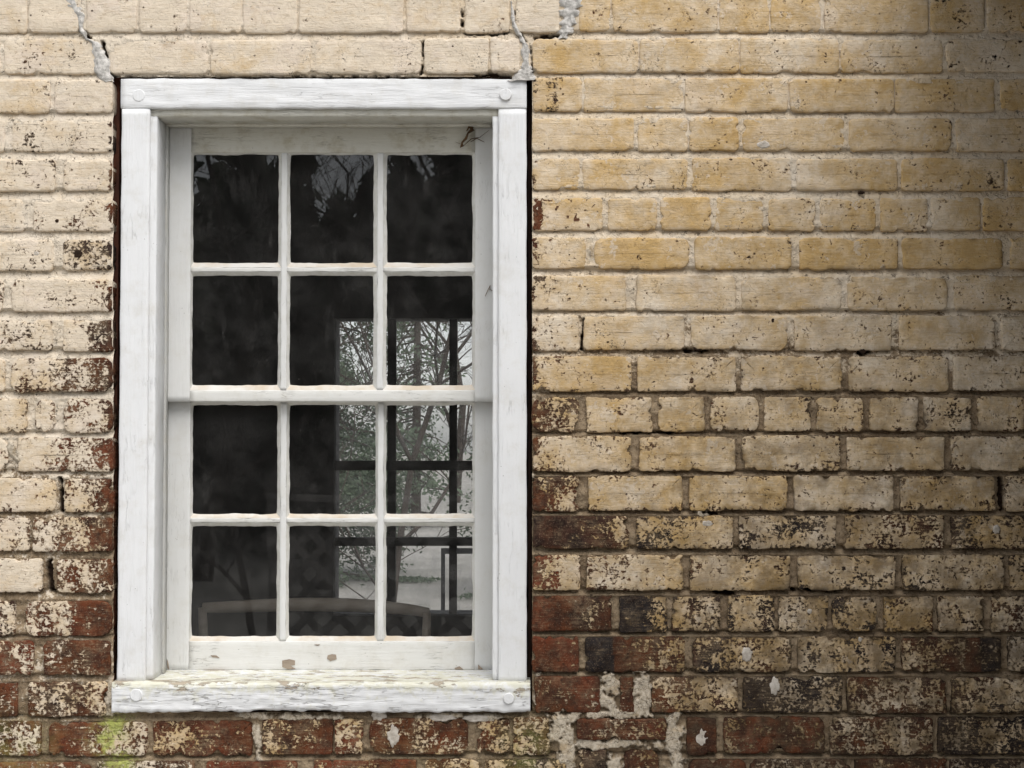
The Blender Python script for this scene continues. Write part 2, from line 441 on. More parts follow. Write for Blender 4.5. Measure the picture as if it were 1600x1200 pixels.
M = dict(
    brick=mat_brick(), mortar=mat_mortar(),
    wood_x=mat_wood('white_paint_across', 'x', crack=0.5, bumpd=0.0016),
    wood_z=mat_wood('white_paint_upright', 'z', crack=0.35, bumpd=0.0014),
    jamb_x=mat_wood('shaded_grimy_paint_across', 'x', (0.60, 0.585, 0.52), 0.6, 0.6, (0.36, 0.31, 0.20)),  # shade and dirt under the head both put into this colour
    jamb_z=mat_wood('shaded_grimy_paint_upright', 'z', (0.50, 0.50, 0.48), 0.6, 0.4),  # recess shade put into the base colour, with dirt over it
    sash_x=mat_wood('sash_paint_across', 'x', (0.69, 0.685, 0.655), 0.75, 0.22, bumpd=0.0008),
    sash_z=mat_wood('sash_paint_upright', 'z', (0.68, 0.68, 0.665), 0.35, 0.16, bumpd=0.0006),
    sill=mat_wood('sill_paint', 'x', (0.73, 0.735, 0.74), 1.0, 0.10, bumpd=0.0020, peel=1.0),
    putty=mat_simple('painted_putty', (0.68, 0.67, 0.64), (0.60, 0.59, 0.54), 60, 0.7),
    putty_tan=mat_simple('stained_putty', (0.66, 0.64, 0.60), (0.55, 0.465, 0.36), 11, 0.75),
    barewood=mat_simple('bare_grey_wood', (0.22, 0.17, 0.13), (0.34, 0.28, 0.22), 60, 0.9, stretch=(0.2, 1, 1)),
    gap_shade=mat_simple('gap_shade_wood', (0.022, 0.011, 0.008), (0.04, 0.022, 0.016), 40, 0.9, stretch=(1, 1, 0.15)),  # wood darkened to carry the shade of the gap
    caulk=mat_simple('grey_filler', (0.68, 0.65, 0.61), (0.34, 0.325, 0.30), 110, 0.95, 0.0016),
    dab=mat_simple('white_plaster_dab', (0.60, 0.55, 0.49), (0.44, 0.39, 0.33), 70, 0.9, 0.002),
    glass=mat_glass('old_window_glass'), farglass=mat_glass('far_window_glass', 0.15, haze_veil=True),  # heavy film on the far panes stands in for haze
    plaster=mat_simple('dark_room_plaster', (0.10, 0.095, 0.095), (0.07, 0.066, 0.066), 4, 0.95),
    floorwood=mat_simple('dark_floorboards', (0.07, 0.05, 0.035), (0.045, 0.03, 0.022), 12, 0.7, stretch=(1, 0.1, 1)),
    fardark=mat_simple('dark_window_paint', (0.06, 0.058, 0.056), (0.045, 0.043, 0.042), 20, 0.8),
    chairwood=mat_simple('weathered_chair_wood', (0.62, 0.54, 0.45), (0.48, 0.40, 0.31), 25, 0.6, stretch=(0.2, 1, 1)),
    wall_back=mat_simple('rough_brick_core', (0.13, 0.05, 0.03), (0.08, 0.035, 0.025), 20, 0.95),
    blocker_board=mat_simple('dark_blocker_board', (0.022, 0.018, 0.014), (0.038, 0.030, 0.024), 30, 0.9, stretch=(1, 1, 0.1)),
    blocker_cover=mat_simple('blocker_roofing', (0.06, 0.055, 0.05), (0.09, 0.08, 0.075), 30, 0.95),
    ground=mat_simple('winter_grass', (0.36, 0.345, 0.32), (0.28, 0.27, 0.245), 1.5, 0.95, 0.01),
    bark=mat_simple('grey_bark', (0.075, 0.06, 0.05), (0.045, 0.036, 0.03), 12, 0.95, 0.004, stretch=(1, 1, 0.2)),
    needles=mat_leaf('dark_needles', (0.030, 0.045, 0.022), (0.050, 0.065, 0.035)),
    needles2=mat_leaf('soft_green_needles', (0.12, 0.16, 0.11), (0.18, 0.22, 0.155)),
    lattice=mat_simple('weathered_lattice', (0.42, 0.40, 0.38), (0.32, 0.30, 0.28), 20, 0.8),
    deadleaf=mat_simple('dead_leaf', (0.13, 0.075, 0.035), (0.07, 0.04, 0.02), 60, 0.8),
    hole=mat_simple('hole_shade', (0.02, 0.012, 0.008), (0.035, 0.02, 0.012), 80, 1.0),  # near black stands for the shade inside a hole
)

# ------------------------------------------------------------------ setting: ground, room
GR = 120.0
mesh_obj('ground', [(-GR, -GR, 0), (GR, -GR, 0), (GR, GR, 0), (-GR, GR, 0)], [(0, 1, 2, 3)], M['ground'])['kind'] = 'structure'

OX0, OX1, OZ0, OZ1 = X(176), X(832), Z(1119), Z(117)     # rough opening of the near window
WX0, WX1, WZ1 = -3.2, 2.6, 3.0
RY0, RY1 = 0.20, 3.20                                     # inside faces of the near and far walls
FXa, FXb, FZa, FZb = X(522, RY1), X(799, RY1), Z(962, RY1), Z(497, RY1)
def holed(name, x0, x1, z0, z1, hx0, hx1, hz0, hz1, y0, y1, mat):
    b = MB()
    b.box(x0, hx0, y0, y1, z0, z1); b.box(hx1, x1, y0, y1, z0, z1)
    b.box(hx0, hx1, y0, y1, z0, hz0); b.box(hx0, hx1, y0, y1, hz1, z1)
    return b.build(name, mat)
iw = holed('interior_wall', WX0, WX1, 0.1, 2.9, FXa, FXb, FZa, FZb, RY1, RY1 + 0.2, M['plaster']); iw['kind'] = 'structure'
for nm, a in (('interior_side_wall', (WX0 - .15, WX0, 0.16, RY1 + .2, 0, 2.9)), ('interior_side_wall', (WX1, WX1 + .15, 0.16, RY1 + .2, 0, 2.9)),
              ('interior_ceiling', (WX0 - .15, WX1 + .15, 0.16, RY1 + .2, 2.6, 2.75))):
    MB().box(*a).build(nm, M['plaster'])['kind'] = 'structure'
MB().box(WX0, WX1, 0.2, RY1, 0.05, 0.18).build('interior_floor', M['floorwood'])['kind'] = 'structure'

# ------------------------------------------------------------------ the brick wall
wall = tag(empty('brick_wall', (0, 0, 0)), 'old brick wall with worn cream limewash around the white window', 'wall')
b = MB()
b.box(WX0, OX0, 0.035, 0.20, 0, WZ1); b.box(OX1, WX1, 0.035, 0.20, 0, WZ1)
b.box(OX0, OX1, 0.035, 0.20, 0, OZ0); b.box(OX0, OX1, 0.035, 0.20, OZ1, WZ1)
b.build('wall_core', M['wall_back'], wall)

# courses: y of brick top / bottom, at the left and at the right of the window
ROWS = [(-8, 51, -8, 50), (62, 116, 60, 113), (125, 177, 122, 174), (187, 238, 184, 236), (249, 299, 247, 297), (312, 362, 309, 360),
        (375, 423, 371, 421), (437, 487, 431, 485), (499, 548, 493, 547), (561, 612, 557, 611), (624, 675, 620, 674), (685, 736, 682, 736),
        (747, 800, 744, 798), (809, 861, 806, 857), (873, 926, 868, 922), (939, 993, 932, 987), (1001, 1056, 996, 1050), (1066, 1119, 1058, 1114),
        (1127, 1181, 1122, 1179), (1190, 1246, 1187, 1244)]
P_ = 62.6
TOPX, BOTX = 3, 3
ROWS = [(-8 - P_ * k, 44 - P_ * k, -8 - P_ * k, 44 - P_ * k) for k in range(TOPX, 0, -1)] + ROWS + \
       [(1190 + P_ * k, 1243 + P_ * k, 1187 + P_ * k, 1241 + P_ * k) for k in range(1, BOTX + 1)]
# bricks: (x0, x1, cov_left, cov_right, tone) ; tone 0 red, .5 brown, 1 black
BR = {}
def row(i, *a): BR[i + TOPX] = list(a)
row(0, (-125, 42, .97, .97, .4), (45, 124, .97, .97, .4), (134, 214, .97, .98, .4), (217, 292, .98, .98, .4), (295, 377, .98, .98, .4), (380, 464, .98, .98, .4),
    (467, 631, .99, .99, .4), (634, 719, .99, .99, .4), (726, 796, .98, .97, .4), (806, 874, .98, .97, .4), (904, 953, .97, .97, .4), (957, 1121, .97, .97, .4), (1124, 1202, .97, .97, .4),
    (1204, 1284, .96, .96, .4), (1287, 1451, .96, .96, .4), (1454, 1539, .95, .93, .5), (1542, 1705, .92, .9, .6))
row(1, (-140, 2, .96, .95, .5), (5, 150, .94, .97, .5), (170, 326, .98, .98, .3), (328, 486, .98, .99, .3), (488, 658, .99, .98, .3), (663, 764, .98, .98, .3), (766, 812, .98, .97, .3),
    (832, 997, .98, .98, .3), (1000, 1154, .98, .95, .6), (1157, 1311, .96, .96, .5), (1314, 1475, .96, .95, .5), (1478, 1642, .95, .94, .5))
row(2, (-90, 79, .97, .96, .5), (84, 175, .95, .93, .5), (832, 909, .88, .96, .7), (912, 1068, .98, .98, .4), (1070, 1232, .97, .97, .4), (1234, 1397, .97, .97, .4), (1399, 1556, .96, .96, .4), (1562, 1722, .95, .95, .5))
row(3, (-140, 7, .95, .95, .6), (18, 175, .88, .92, .8), (832, 991, .97, .97, .4), (996, 1075, .96, .96, .4), (1077, 1154, .95, .96, .4), (1160, 1320, .97, .97, .4), (1326, 1487, .97, .96, .4), (1494, 1655, .95, .94, .5))
row(4, (-66, 87, .93, .91, .7), (98, 175, .95, .88, .3), (832, 906, .97, .96, .3), (910, 1075, .98, .97, .3), (1081, 1238, .95, .95, .4), (1244, 1403, .97, .96, .4), (1408, 1570, .96, .95, .4), (1574, 1730, .94, .94, .4))
row(5, (-110, 38, .95, .96, .4), (51, 175, .96, .86, .2), (832, 942, .90, .97, .3), (949, 1027, .97, .97, .3), (1032, 1111, .97, .97, .3), (1116, 1194, .97, .96, .4), (1200, 1274, .95, .94, .5), (1281, 1369, .96, .95, .4), (1376, 1450, .96, .96, .4), (1455, 1532, .96, .95, .4), (1537, 1612, .95, .95, .4))
row(6, (-70, 83, .92, .90, .7), (98, 175, .83, .45, .95), (832, 915, .93, .97, .2), (929, 1077, .97, .97, .3), (1086, 1237, .97, .96, .4), (1249, 1403, .97, .96, .3), (1410, 1568, .96, .96, .4), (1578, 1740, .95, .94, .4))
row(7, (-140, 5, .93, .92, .6), (18, 175, .95, .88, .3), (832, 978, .91, .97, .5), (995, 1150, .98, .98, .3), (1158, 1315, .97, .97, .3), (1325, 1480, .97, .96, .4), (1491, 1650, .95, .94, .4))
row(8, (-70, 81, .90, .76, .6), (98, 175, .92, .52, .6), (832, 905, .88, .93, .5), (912, 1069, .98, .97, .4), (1080, 1230, .97, .97, .3), (1242, 1393, .96, .95, .5), (1406, 1555, .96, .96, .4), (1565, 1722, .95, .95, .4))
row(9, (-140, 7, .95, .94, .5), (17, 176, .76, .50, .5), (832, 986, .90, .94, .4), (997, 1150, .96, .95, .5), (1158, 1315, .96, .96, .4), (1327, 1482, .95, .95, .4), (1490, 1650, .94, .93, .5))
row(10, (-40, 42, .96, .95, .3), (54, 86, .95, .93, .3), (99, 176, .88, .62, .2), (832, 905, .55, .70, .45), (916, 1019, .95, .97, .4), (1029, 1101, .97, .95, .4), (1110, 1185, .92, .95, .5), (1195, 1267, .96, .93, .5), (1277, 1349, .96, .93, .3), (1359, 1435, .94, .93, .4), (1444, 1519, .88, .91, .7), (1528, 1602, .94, .93, .5))
row(11, (-135, 12, .9, .9, .3), (27, 176, .90, .58, .1), (832, 987, .86, .91, .25), (998, 1150, .92, .97, .1), (1159, 1313, .94, .93, .5), (1323, 1476, .95, .94, .3), (1487, 1645, .93, .92, .5))
row(12, (-60, 87, .93, .94, .3), (101, 176, .74, .38, .15), (832, 905, .25, .66, .2), (919, 1066, .94, .97, .3), (1078, 1230, .96, .94, .4), (1241, 1396, .97, .92, .4), (1408, 1555, .90, .84, .4), (1573, 1722, .83, .84, .5))
row(13, (-112, 46, .80, .84, .3), (51, 176, .78, .26, .2), (832, 982, .05, .42, .55), (994, 1146, .66, .96, .7), (1155, 1307, .86, .84, .8), (1321, 1476, .82, .84, .4), (1487, 1642, .74, .80, .55))
row(14, (-80, 67, .96, .93, .3), (87, 175, .62, .46, .4), (832, 907, .52, .88, .05), (917, 1067, .83, .97, .3), (1079, 1235, .95, .95, .5), (1247, 1399, .95, .90, .9), (1411, 1569, .92, .88, .6), (1579, 1742, .84, .85, .6))
row(15, (-84, 25, .70, .62, .5), (38, 175, .66, .28, .15), (832, 957, .06, .24, .35), (968, 1043, .16, .58, .9), (1050, 1126, .80, .90, .55), (1138, 1210, .82, .74, .8), (1218, 1293, .86, .85, .8), (1301, 1371, .78, .80, .85), (1381, 1457, .88, .88, .35), (1467, 1537, .90, .88, .5), (1550, 1624, .85, .80, .5))
row(16, (-92, 52, .40, .42, .0), (68, 173, .38, .24, .3), (832, 904, .05, .12, .05), (915, 1070, .06, .50, .85), (1083, 1238, .58, .80, .5), (1247, 1400, .84, .87, .9), (1410, 1565, .68, .30, .9), (1575, 1732, .72, .72, .8))
row(17, (-84, 27, .08, .22, .15), (43, 167, .34, .52, .45), (836, 938, .14, .10, .15), (969, 991, .35, .25, .15), (1018, 1153, .56, .84, .3), (1162, 1316, .38, .58, .9), (1325, 1479, .62, .66, .35), (1487, 1642, .80, .84, .6))
row(18, (-52, 65, .46, .50, .3), (75, 231, .26, .60, .1), (238, 394, .46, .14, .15), (409, 520, .34, .20, .3), (523, 567, .60, .58, .1), (578, 731, .36, .34, .3), (745, 797, .50, .58, .3), (802, 859, .74, .55, .2), (901, 1040, .30, .42, .25),
    (1073, 1120, .12, .12, .2), (1131, 1289, .34, .34, .05), (1298, 1459, .62, .64, .4), (1466, 1622, .42, .66, .85))
row(19, (-22, 141, .24, .30, .05), (151, 303, .50, .42, .4), (322, 465, .20, .16, .02), (490, 650, .30, .14, .02), (664, 749, .52, .58, .4), (757, 886, .64, .66, .4), (904, 947, .3, .3, .6), (975, 1031, .4, .4, .4),
    (1076, 1167, .22, .22, .2), (1172, 1330, .5, .5, .5), (1336, 1480, .4, .4, .3), (1487, 1650, .5, .5, .5))
for i in list(range(TOPX)) + list(range(20 + TOPX, 20 + TOPX + BOTX)):
    off = -190 + (i % 2) * 82
    BR[i] = [(off + 164 * k, off + 164 * k + 156, .97 if i < TOPX else .3, .97 if i < TOPX else .35, random.uniform(0, .6)) for k in range(12)]
for i in range(TOPX, 20 + TOPX):                           # one more brick at either end, out of frame
    f, l = BR[i][0], BR[i][-1]
    BR[i] = [(f[0] - 172, f[0] - 8, f[2], f[2], f[4])] + BR[i] + [(l[1] + 8, l[1] + 165, l[3], l[3], l[4])]

def row_y(i, x):
    k = np.clip((np.asarray(x, float) - 200) / 630, 0, 1)
    r = ROWS[i]
    return r[0] * (1 - k) + r[2] * k, r[1] * (1 - k) + r[3] * k
def moss_at(px, py):
    g1 = np.exp(-((px - 184 - 9 * np.sin(py / 17)) / 21) ** 2 - (np.clip(1136 - py, 0, None) / 18) ** 2) * 1.5
    g2 = np.exp(-((px - 825) / 34) ** 2 - (np.clip(1150 - py, 0, None) / 28) ** 2) * 0.22
    g3 = np.exp(-((px - 30) / 60) ** 2 - ((py - 1165) / 40) ** 2) * 0.25
    g4 = np.exp(-((px - 690) / 130) ** 2 - ((py - 1195) / 40) ** 2) * 0.06
    return np.clip(g1 + g2 + g3 + g4, 0, 1)

NB = 140
def build_brick(i, bx):
    x0, x1, cl, cr, tone = bx
    ri = i - TOPX
    xm = (x0 + x1) / 2
    yt, yb = (float(v) for v in row_y(i, xm))
    if ri == 18 and x0 == 901: yt, yb = 1124, 1156
    if ri == 19 and x0 in (904, 975): yt = 1172
    yt += random.uniform(-1.2, 1.2); yb += random.uniform(-1.2, 1.2)
    X0, Z0 = W(x0, yb); X1, Z1 = W(x1, yt)
    cx, cz = float((X0 + X1) / 2), float((Z0 + Z1) / 2)
    hw, hh = float(X1 - X0) / 2, float(Z1 - Z0) / 2
    soft = float(np.clip((11 - ri) / 8, 0, 1))             # thick limewash rounds the upper bricks
    r = min(hh * .6, random.uniform(0.003, 0.009) + 0.003 * soft)
    if random.random() < .15 and ri > 5: r = min(hh * .8, r + .012)
    # rounded rectangle outline by arc length
    segs = [(2 * (hw - r), 0), (math.pi * r / 2, 1), (2 * (hh - r), 0), (math.pi * r / 2, 1)] * 2
    per = sum(s[0] for s in segs[:4]) * 1.0
    L = 4 * (hw - r) + 4 * (hh - r) + 2 * math.pi * r
    pts, nrm = [], []
    for k in range(NB):
        s = L * k / NB
        for q, (ax, az, dx, dz, cxx, czz, a0) in enumerate(((-hw + r, -hh, 1, 0, hw - r, -hh + r, -90), (hw, -hh + r, 0, 1, hw - r, hh - r, 0),
                                                           (hw - r, hh, -1, 0, -hw + r, hh - r, 90), (-hw, hh - r, 0, -1, -hw + r, -hh + r, 180))):
            ln = 2 * (hw - r) if q % 2 == 0 else 2 * (hh - r)
            if s < ln:
                pts.append((ax + dx * s, az + dz * s)); nrm.append((dz, -dx)); break
            s -= ln
            if s < math.pi * r / 2:
                a = math.radians(a0) + s / r
                pts.append((cxx + r * math.cos(a), czz + r * math.sin(a))); nrm.append((math.cos(a), math.sin(a))); break
            s -= math.pi * r / 2
        else:
            pts.append((-hw + r, -hh)); nrm.append((0, -1))
    p, n = np.array(pts), np.array(nrm)
    wx, wz = p[:, 0] + cx, p[:, 1] + cz
    rag = 1.0 - .45 * soft
    dn = fbm(wx * 14, wz * 14, 2, 3) * 0.0021 + fbm(wx * 130, wz * 130, 3, 5, .7) * 0.0009 * rag
    chip = np.clip(fbm(wx * 27, wz * 27, 3, 8, .6) - .40, 0, 1) * 0.013 * rag
    off = n * (dn - chip)[:, None]
    def inset(d):
        q = p - n * d
        return np.stack([np.clip(q[:, 0], -hw + d, hw - d), np.clip(q[:, 1], -hh + d, hh - d)], 1) + off
    lift = random.uniform(-0.0018, 0.0014)
    tilt = random.uniform(-0.006, 0.006)
    ed = 0.0022 + 0.0006 * soft
    rings = [(inset(0), 0.075), (inset(0), 0.016), (inset(0), ed * 1.1), (inset(ed * .15), ed * .7), (inset(ed * .45), ed * .28), (inset(ed), 0.0005), (inset(ed * 1.7), 0.0)]
    base = rings[-1][0]
    Lh = max(hw - hh, 0.002)
    med = np.stack([np.clip(base[:, 0], -Lh, Lh), np.zeros(NB)], 1)
    for t in (0.2, .4, .6, .8, .97): rings.append((base * (1 - t) + med * t, 0.0))
    V, cov, edge = [], [], []
    for k, (q, y) in enumerate(rings):
        wx, wz = q[:, 0] + cx, q[:, 1] + cz
        yy = np.full(NB, y)
        if k > 1:
            yy = yy + lift + tilt * q[:, 1] - (fbm(wx * 13, wz * 16, 3, 21) * 0.0013 + fbm(wx * 70, wz * 90, 2, 31) * 0.0005)
        V.append(np.stack([q[:, 0], yy, q[:, 1]], 1))
        u = (q[:, 0] + hw) / (2 * hw)
        c = cl + (cr - cl) * sstep(.1, .9, u)
        edgef = (1 - sstep(0, 0.014, np.full(NB, {0: 0, 1: 0, 2: 0, 3: .001, 4: .002, 5: .004, 6: .007}.get(k, .02))))
        if ri > 12 and xm > 990: c = c - .06
        if ri > 8: c = c - edgef * (.06 + .18 * np.clip(fbm(wx * 30, wz * 30, 2, 44) + .1, 0, 1))
        if x1 in (175, 176, 173): c = c - .75 * sstep(hw - .010, hw - .002, q[:, 0]) * (ri > 2) * (fbm(wx * 9, wz * 30, 2, 50) > -.25)
        if x0 == 832: c = c - .6 * sstep(-hw + .014, -hw + .002, q[:, 0]) * (ri > 3) * (fbm(wx * 9, wz * 30, 2, 53) > -.1)
        if (ri, x0) == (5, 832): c = c - 1.2 * sstep(-hw + .020 + .006 * fbm(wx * 60, wz * 60, 2, 59), -hw + .016, q[:, 0]) * (np.abs(q[:, 1]) < hh * .95)
        cov.append(c); edge.append(edgef)
    V = np.concatenate(V); cov = np.clip(np.concatenate(cov), .02, .985)
    cov = 4.91 * (cov ** .14 - (1 - cov) ** .14)
    nr = len(rings)
    fs = [(a * NB + k, a * NB + (k + 1) % NB, (a + 1) * NB + (k + 1) % NB, (a + 1) * NB + k) for a in range(nr - 1) for k in range(NB)]
    fs.append(tuple((nr - 1) * NB + k for k in range(NB)))
    wpx = 800 + (V[:, 0] + cx) / 3 * F; wpy = 600 - (V[:, 2] + cz - Z(600)) / 3 * F
    moss = moss_at(wpx, wpy)
    left = xm < 300
    och = {True: -.06, False: .62}[left] + (.18 if (left and ri > 8) else 0) + random.uniform(-.12, .16)
    if not left and ri in (1, 7, 8, 9): och -= .12
    if not left and ri in (3, 4, 5, 6): och += .10
    if ri <= 1 and xm < 900: och = random.uniform(-.22, .04)
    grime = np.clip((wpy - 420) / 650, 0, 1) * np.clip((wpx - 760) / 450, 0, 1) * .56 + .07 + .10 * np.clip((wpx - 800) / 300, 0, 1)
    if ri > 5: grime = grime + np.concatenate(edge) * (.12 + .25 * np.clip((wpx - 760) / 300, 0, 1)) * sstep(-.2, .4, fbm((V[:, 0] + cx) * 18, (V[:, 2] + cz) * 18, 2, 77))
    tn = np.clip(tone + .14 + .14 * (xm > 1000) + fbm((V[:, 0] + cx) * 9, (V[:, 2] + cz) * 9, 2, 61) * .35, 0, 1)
    if (ri, x0) == (16, 915): tn = np.where(V[:, 0] < -hw + .055, 1.0, .45)
    if (ri, x0) == (16, 1410): tn = np.where(V[:, 0] > hw - .04, 1.0, .6)
    if (ri, x0) == (6, 98): tn[:] = .9
    N_ = len(V)
    mesh_obj('brick', V, fs, M['brick'], wall, True, (cx, 0, cz), dict(cov=cov, tone=tn, och=np.full(N_, och), moss=moss, grime=grime))
    return cx, cz, hw, hh, r

info = []
for i in sorted(BR):
    for bx in BR[i]:
        info.append(build_brick(i, bx))

# mortar bed: one relief sheet, kept only where it can show
gx = np.arange(-330, 1830, 2.2); gy = np.arange(-200, 1440, 2.2)
PX, PY = np.meshgrid(gx, gy)
GX, GZ = W(PX, PY)
inside = np.full(PX.shape, -1.0)
for cx, cz, hw, hh, r in info:
    sel = (np.abs(GX - cx) < hw + .02) & (np.abs(GZ - cz) < hh + .02)
    ii = np.where(sel.any(1))[0]; jj = np.where(sel.any(0))[0]
    if len(ii) == 0: continue
    s = np.s_[ii[0]:ii[-1] + 1, jj[0]:jj[-1] + 1]
    qx = np.abs(GX[s] - cx) - (hw - r); qz = np.abs(GZ[s] - cz) - (hh - r)
    sdf = np.hypot(np.maximum(qx, 0), np.maximum(qz, 0)) + np.minimum(np.maximum(qx, qz), 0) - r
    inside[s] = np.maximum(inside[s], -sdf)
wob = fbm(PX / 40, PY / 40, 2, 70) * 14
lowness = np.clip((PY + 2 * wob - 300) / 500, 0, 1)
rightness = np.clip((PX - 250) / 500, 0, 1)
dm = 0.0066 + 0.0100 * lowness * (.45 + .55 * rightness)
dh = 0.0022 + 0.0088 * sstep(.25, .95, lowness) * (.5 + .5 * rightness)
depth = dh.copy()
for i in range(len(ROWS) - 1):
    yb = row_y(i, PX)[1]; yt = row_y(i + 1, PX)[0]
    t = (PY - yb) / (yt - yb)
    m = (t > -.35) & (t < 1.35)
    tt = np.clip(t, 0, 1)
    depth = np.where(m, np.maximum(dm * (1.25 - .95 * tt), np.where(np.abs(t - .5) > .5, depth, 0)), depth)
depth = depth + fbm(GX * 24, GZ * 40, 3, 71, .6) * (0.0016 + .0016 * lowness) + fbm(GX * 130, GZ * 130, 3, 75, .6) * 0.0011 * (.4 + lowness)
# plaster smears at lower right and repairs under the sill
blobs = [(952, 1072, 18, 24), (948, 1100, 19, 20), (1003, 1072, 15, 26), (1000, 1104, 22, 16), (872, 1138, 16, 34), (884, 1176, 18, 36), (1056, 1150, 18, 36),
         (960, 1116, 80, 8), (1060, 1190, 18, 20), (960, 1164, 84, 9), (960, 1207, 16, 30), (893, 1122, 24, 9), (402, 1150, 8, 34), (395, 1119, 24, 6), (470, 1121, 60, 5), (690, 1120, 40, 5), (760, 1121, 26, 5),
         (172, 1085, 8, 26), (168, 1116, 16, 6), (28, 710, 6, 12), (20, 700, 10, 18), (925, 395, 8, 12), (832, 742, 6, 6), (841, 1090, 8, 26), (1100, 802, 8, 6)]
plas = np.zeros(PX.shape)
NP = fbm(PX / 20, PY / 20, 4, 80, .65) * .70 + .10
NC = fbm(PX / 13, PY / 13, 3, 90) * 3.2 + 1.0
for bxx, byy, rx, ry in blobs:
    dd = np.hypot((PX - bxx) / rx, (PY - byy) / ry) + NP
    plas = np.maximum(plas, sstep(1.1, .9, dd))
depth = depth * (1 - plas) + plas * (0.0012 + fbm(GX * 30, GZ * 30, 4, 82, .6) * 0.0013)
# open cracks
def polydist(pts):
    best = np.full(PX.shape, 1e9)
    for (ax, ay), (bx_, by_) in zip(pts, pts[1:]):
        dx, dy = bx_ - ax, by_ - ay
        t = np.clip(((PX - ax) * dx + (PY - ay) * dy) / (dx * dx + dy * dy), 0, 1)
        best = np.minimum(best, np.hypot(PX - ax - t * dx, PY - ay - t * dy))
    return best
crack = np.zeros(PX.shape)
for pts, wd in (([(120, 6), (124, 30), (126, 48), (140, 62)], 2.6), ([(160, 66), (166, 96), (172, 120)], 2.2), ([(806, 20), (814, 58), (830, 72), (831, 110)], 1.8), ([(722, 18), (723, 50), (760, 53), (798, 49)], 2.4), ([(662, 62), (661, 100), (655, 118)], 2.0), ([(745, 117), (765, 115), (800, 118)], 4.0), ([(840, 60), (850, 56), (872, 55)], 4.5),
                ([(176, 118), (240, 120), (380, 119), (560, 118), (650, 119)], 1.8), ([(94, 748), (95, 798)], 4), ([(76, 878), (77, 922)], 5), ([(912, 500), (909, 545)], 2.5),
                ([(1072, 548), (1105, 545)], 3.5), ([(1100, 800), (1120, 802)], 4), ([(1566, 750), (1570, 795)], 5), ([(970, 676), (1030, 675), (1060, 676)], 2.5), ([(1010, 672), (1055, 676)], 2), ([(1345, 550), (1358, 548)], 4), ([(1240, 921), (1320, 925)], 2), ([(1120, 925), (1145, 927)], 5)):
    w_ = polydist(pts) + NC
    crack = np.maximum(crack, sstep(wd + 1.2, wd - .8, w_))
depth = depth + crack * 0.014
mcov = 1.0 - .95 * sstep(.28, .85, (PY + 3 * wob + rightness * 80 - 110) / 900)
mcov = np.clip(mcov + (PX < 185) * .22 + .14 * (PX < 860), 0, 1)
opening = (PX > 178) & (PX < 830.5) & (PY > 120) & (PY < 1112)
keep_v = (inside < 0.011) | (plas > .03)
kv = keep_v & ~opening
keep_q = kv[:-1, :-1] & kv[1:, :-1] & kv[:-1, 1:] & kv[1:, 1:]
idx = np.full(PX.shape, -1); used = np.zeros(PX.shape, bool)
for a in (np.s_[:-1, :-1], np.s_[1:, :-1], np.s_[:-1, 1:], np.s_[1:, 1:]): used[a] |= keep_q
idx[used] = np.arange(used.sum())
Vm = np.stack([GX[used], depth[used], GZ[used]], 1)
Fm = np.stack([idx[:-1, :-1][keep_q], idx[1:, :-1][keep_q], idx[1:, 1:][keep_q], idx[:-1, 1:][keep_q]], 1)
mo = mesh_obj('mortar', Vm, Fm, M['mortar'], wall, True, None, dict(cov=mcov[used], plas=plas[used], moss=moss_at(PX, PY)[used], crack=crack[used], och=(.0 + .50 * rightness)[used]))
mo['label'] = 'grey mortar joints, limewashed above and bare below'

# filled cracks: lumpy grey filler ribbons
def filler(pts, seed):
    V, n = [], 40
    ts = np.linspace(0, len(pts) - 1, n)
    pa = np.array(pts, float)
    P = np.stack([np.interp(ts, range(len(pts)), pa[:, k]) for k in range(3)], 1)
    m = 7
    for k, (x, y, w) in enumerate(P):
        for j in range(m):
            u = j / (m - 1) * 2 - 1
            px = x + u * w * .72 + (pnoise(k * .30, 3.3, seed) * .22 + u * pnoise(k * .55, 7.7, seed) * .45) * w
            py = y + pnoise(k * .4 + 9, j * .9, seed) * 2.5
            xx, zz = W(px, py)
            V.append((float(xx), float(0.004 - 0.0065 * math.sqrt(max(0, 1 - u * u)) + pnoise(k * .9, j * 1.3, seed + 2) * .0020), float(zz)))
    fs = [(k * m + j, (k + 1) * m + j, (k + 1) * m + j + 1, k * m + j + 1) for k in range(n - 1) for j in range(m - 1)]
    return mesh_obj('crack_filler', np.array(V), fs, M['caulk'], wall, True)
filler([(103, -20, 22), (112, 6, 20), (124, 22, 9), (126, 44, 6), (134, 60, 6), (150, 68, 10), (156, 90, 15), (159, 112, 17), (170, 128, 9)], 5)
filler([(896, -25, 28), (892, 8, 27), (889, 30, 19), (885, 48, 14), (879, 60, 10)], 15)
filler([(799, 2, 3), (802, 34, 5), (812, 56, 7), (821, 72, 9), (822, 100, 11), (822, 112, 15), (816, 126, 24)], 25)
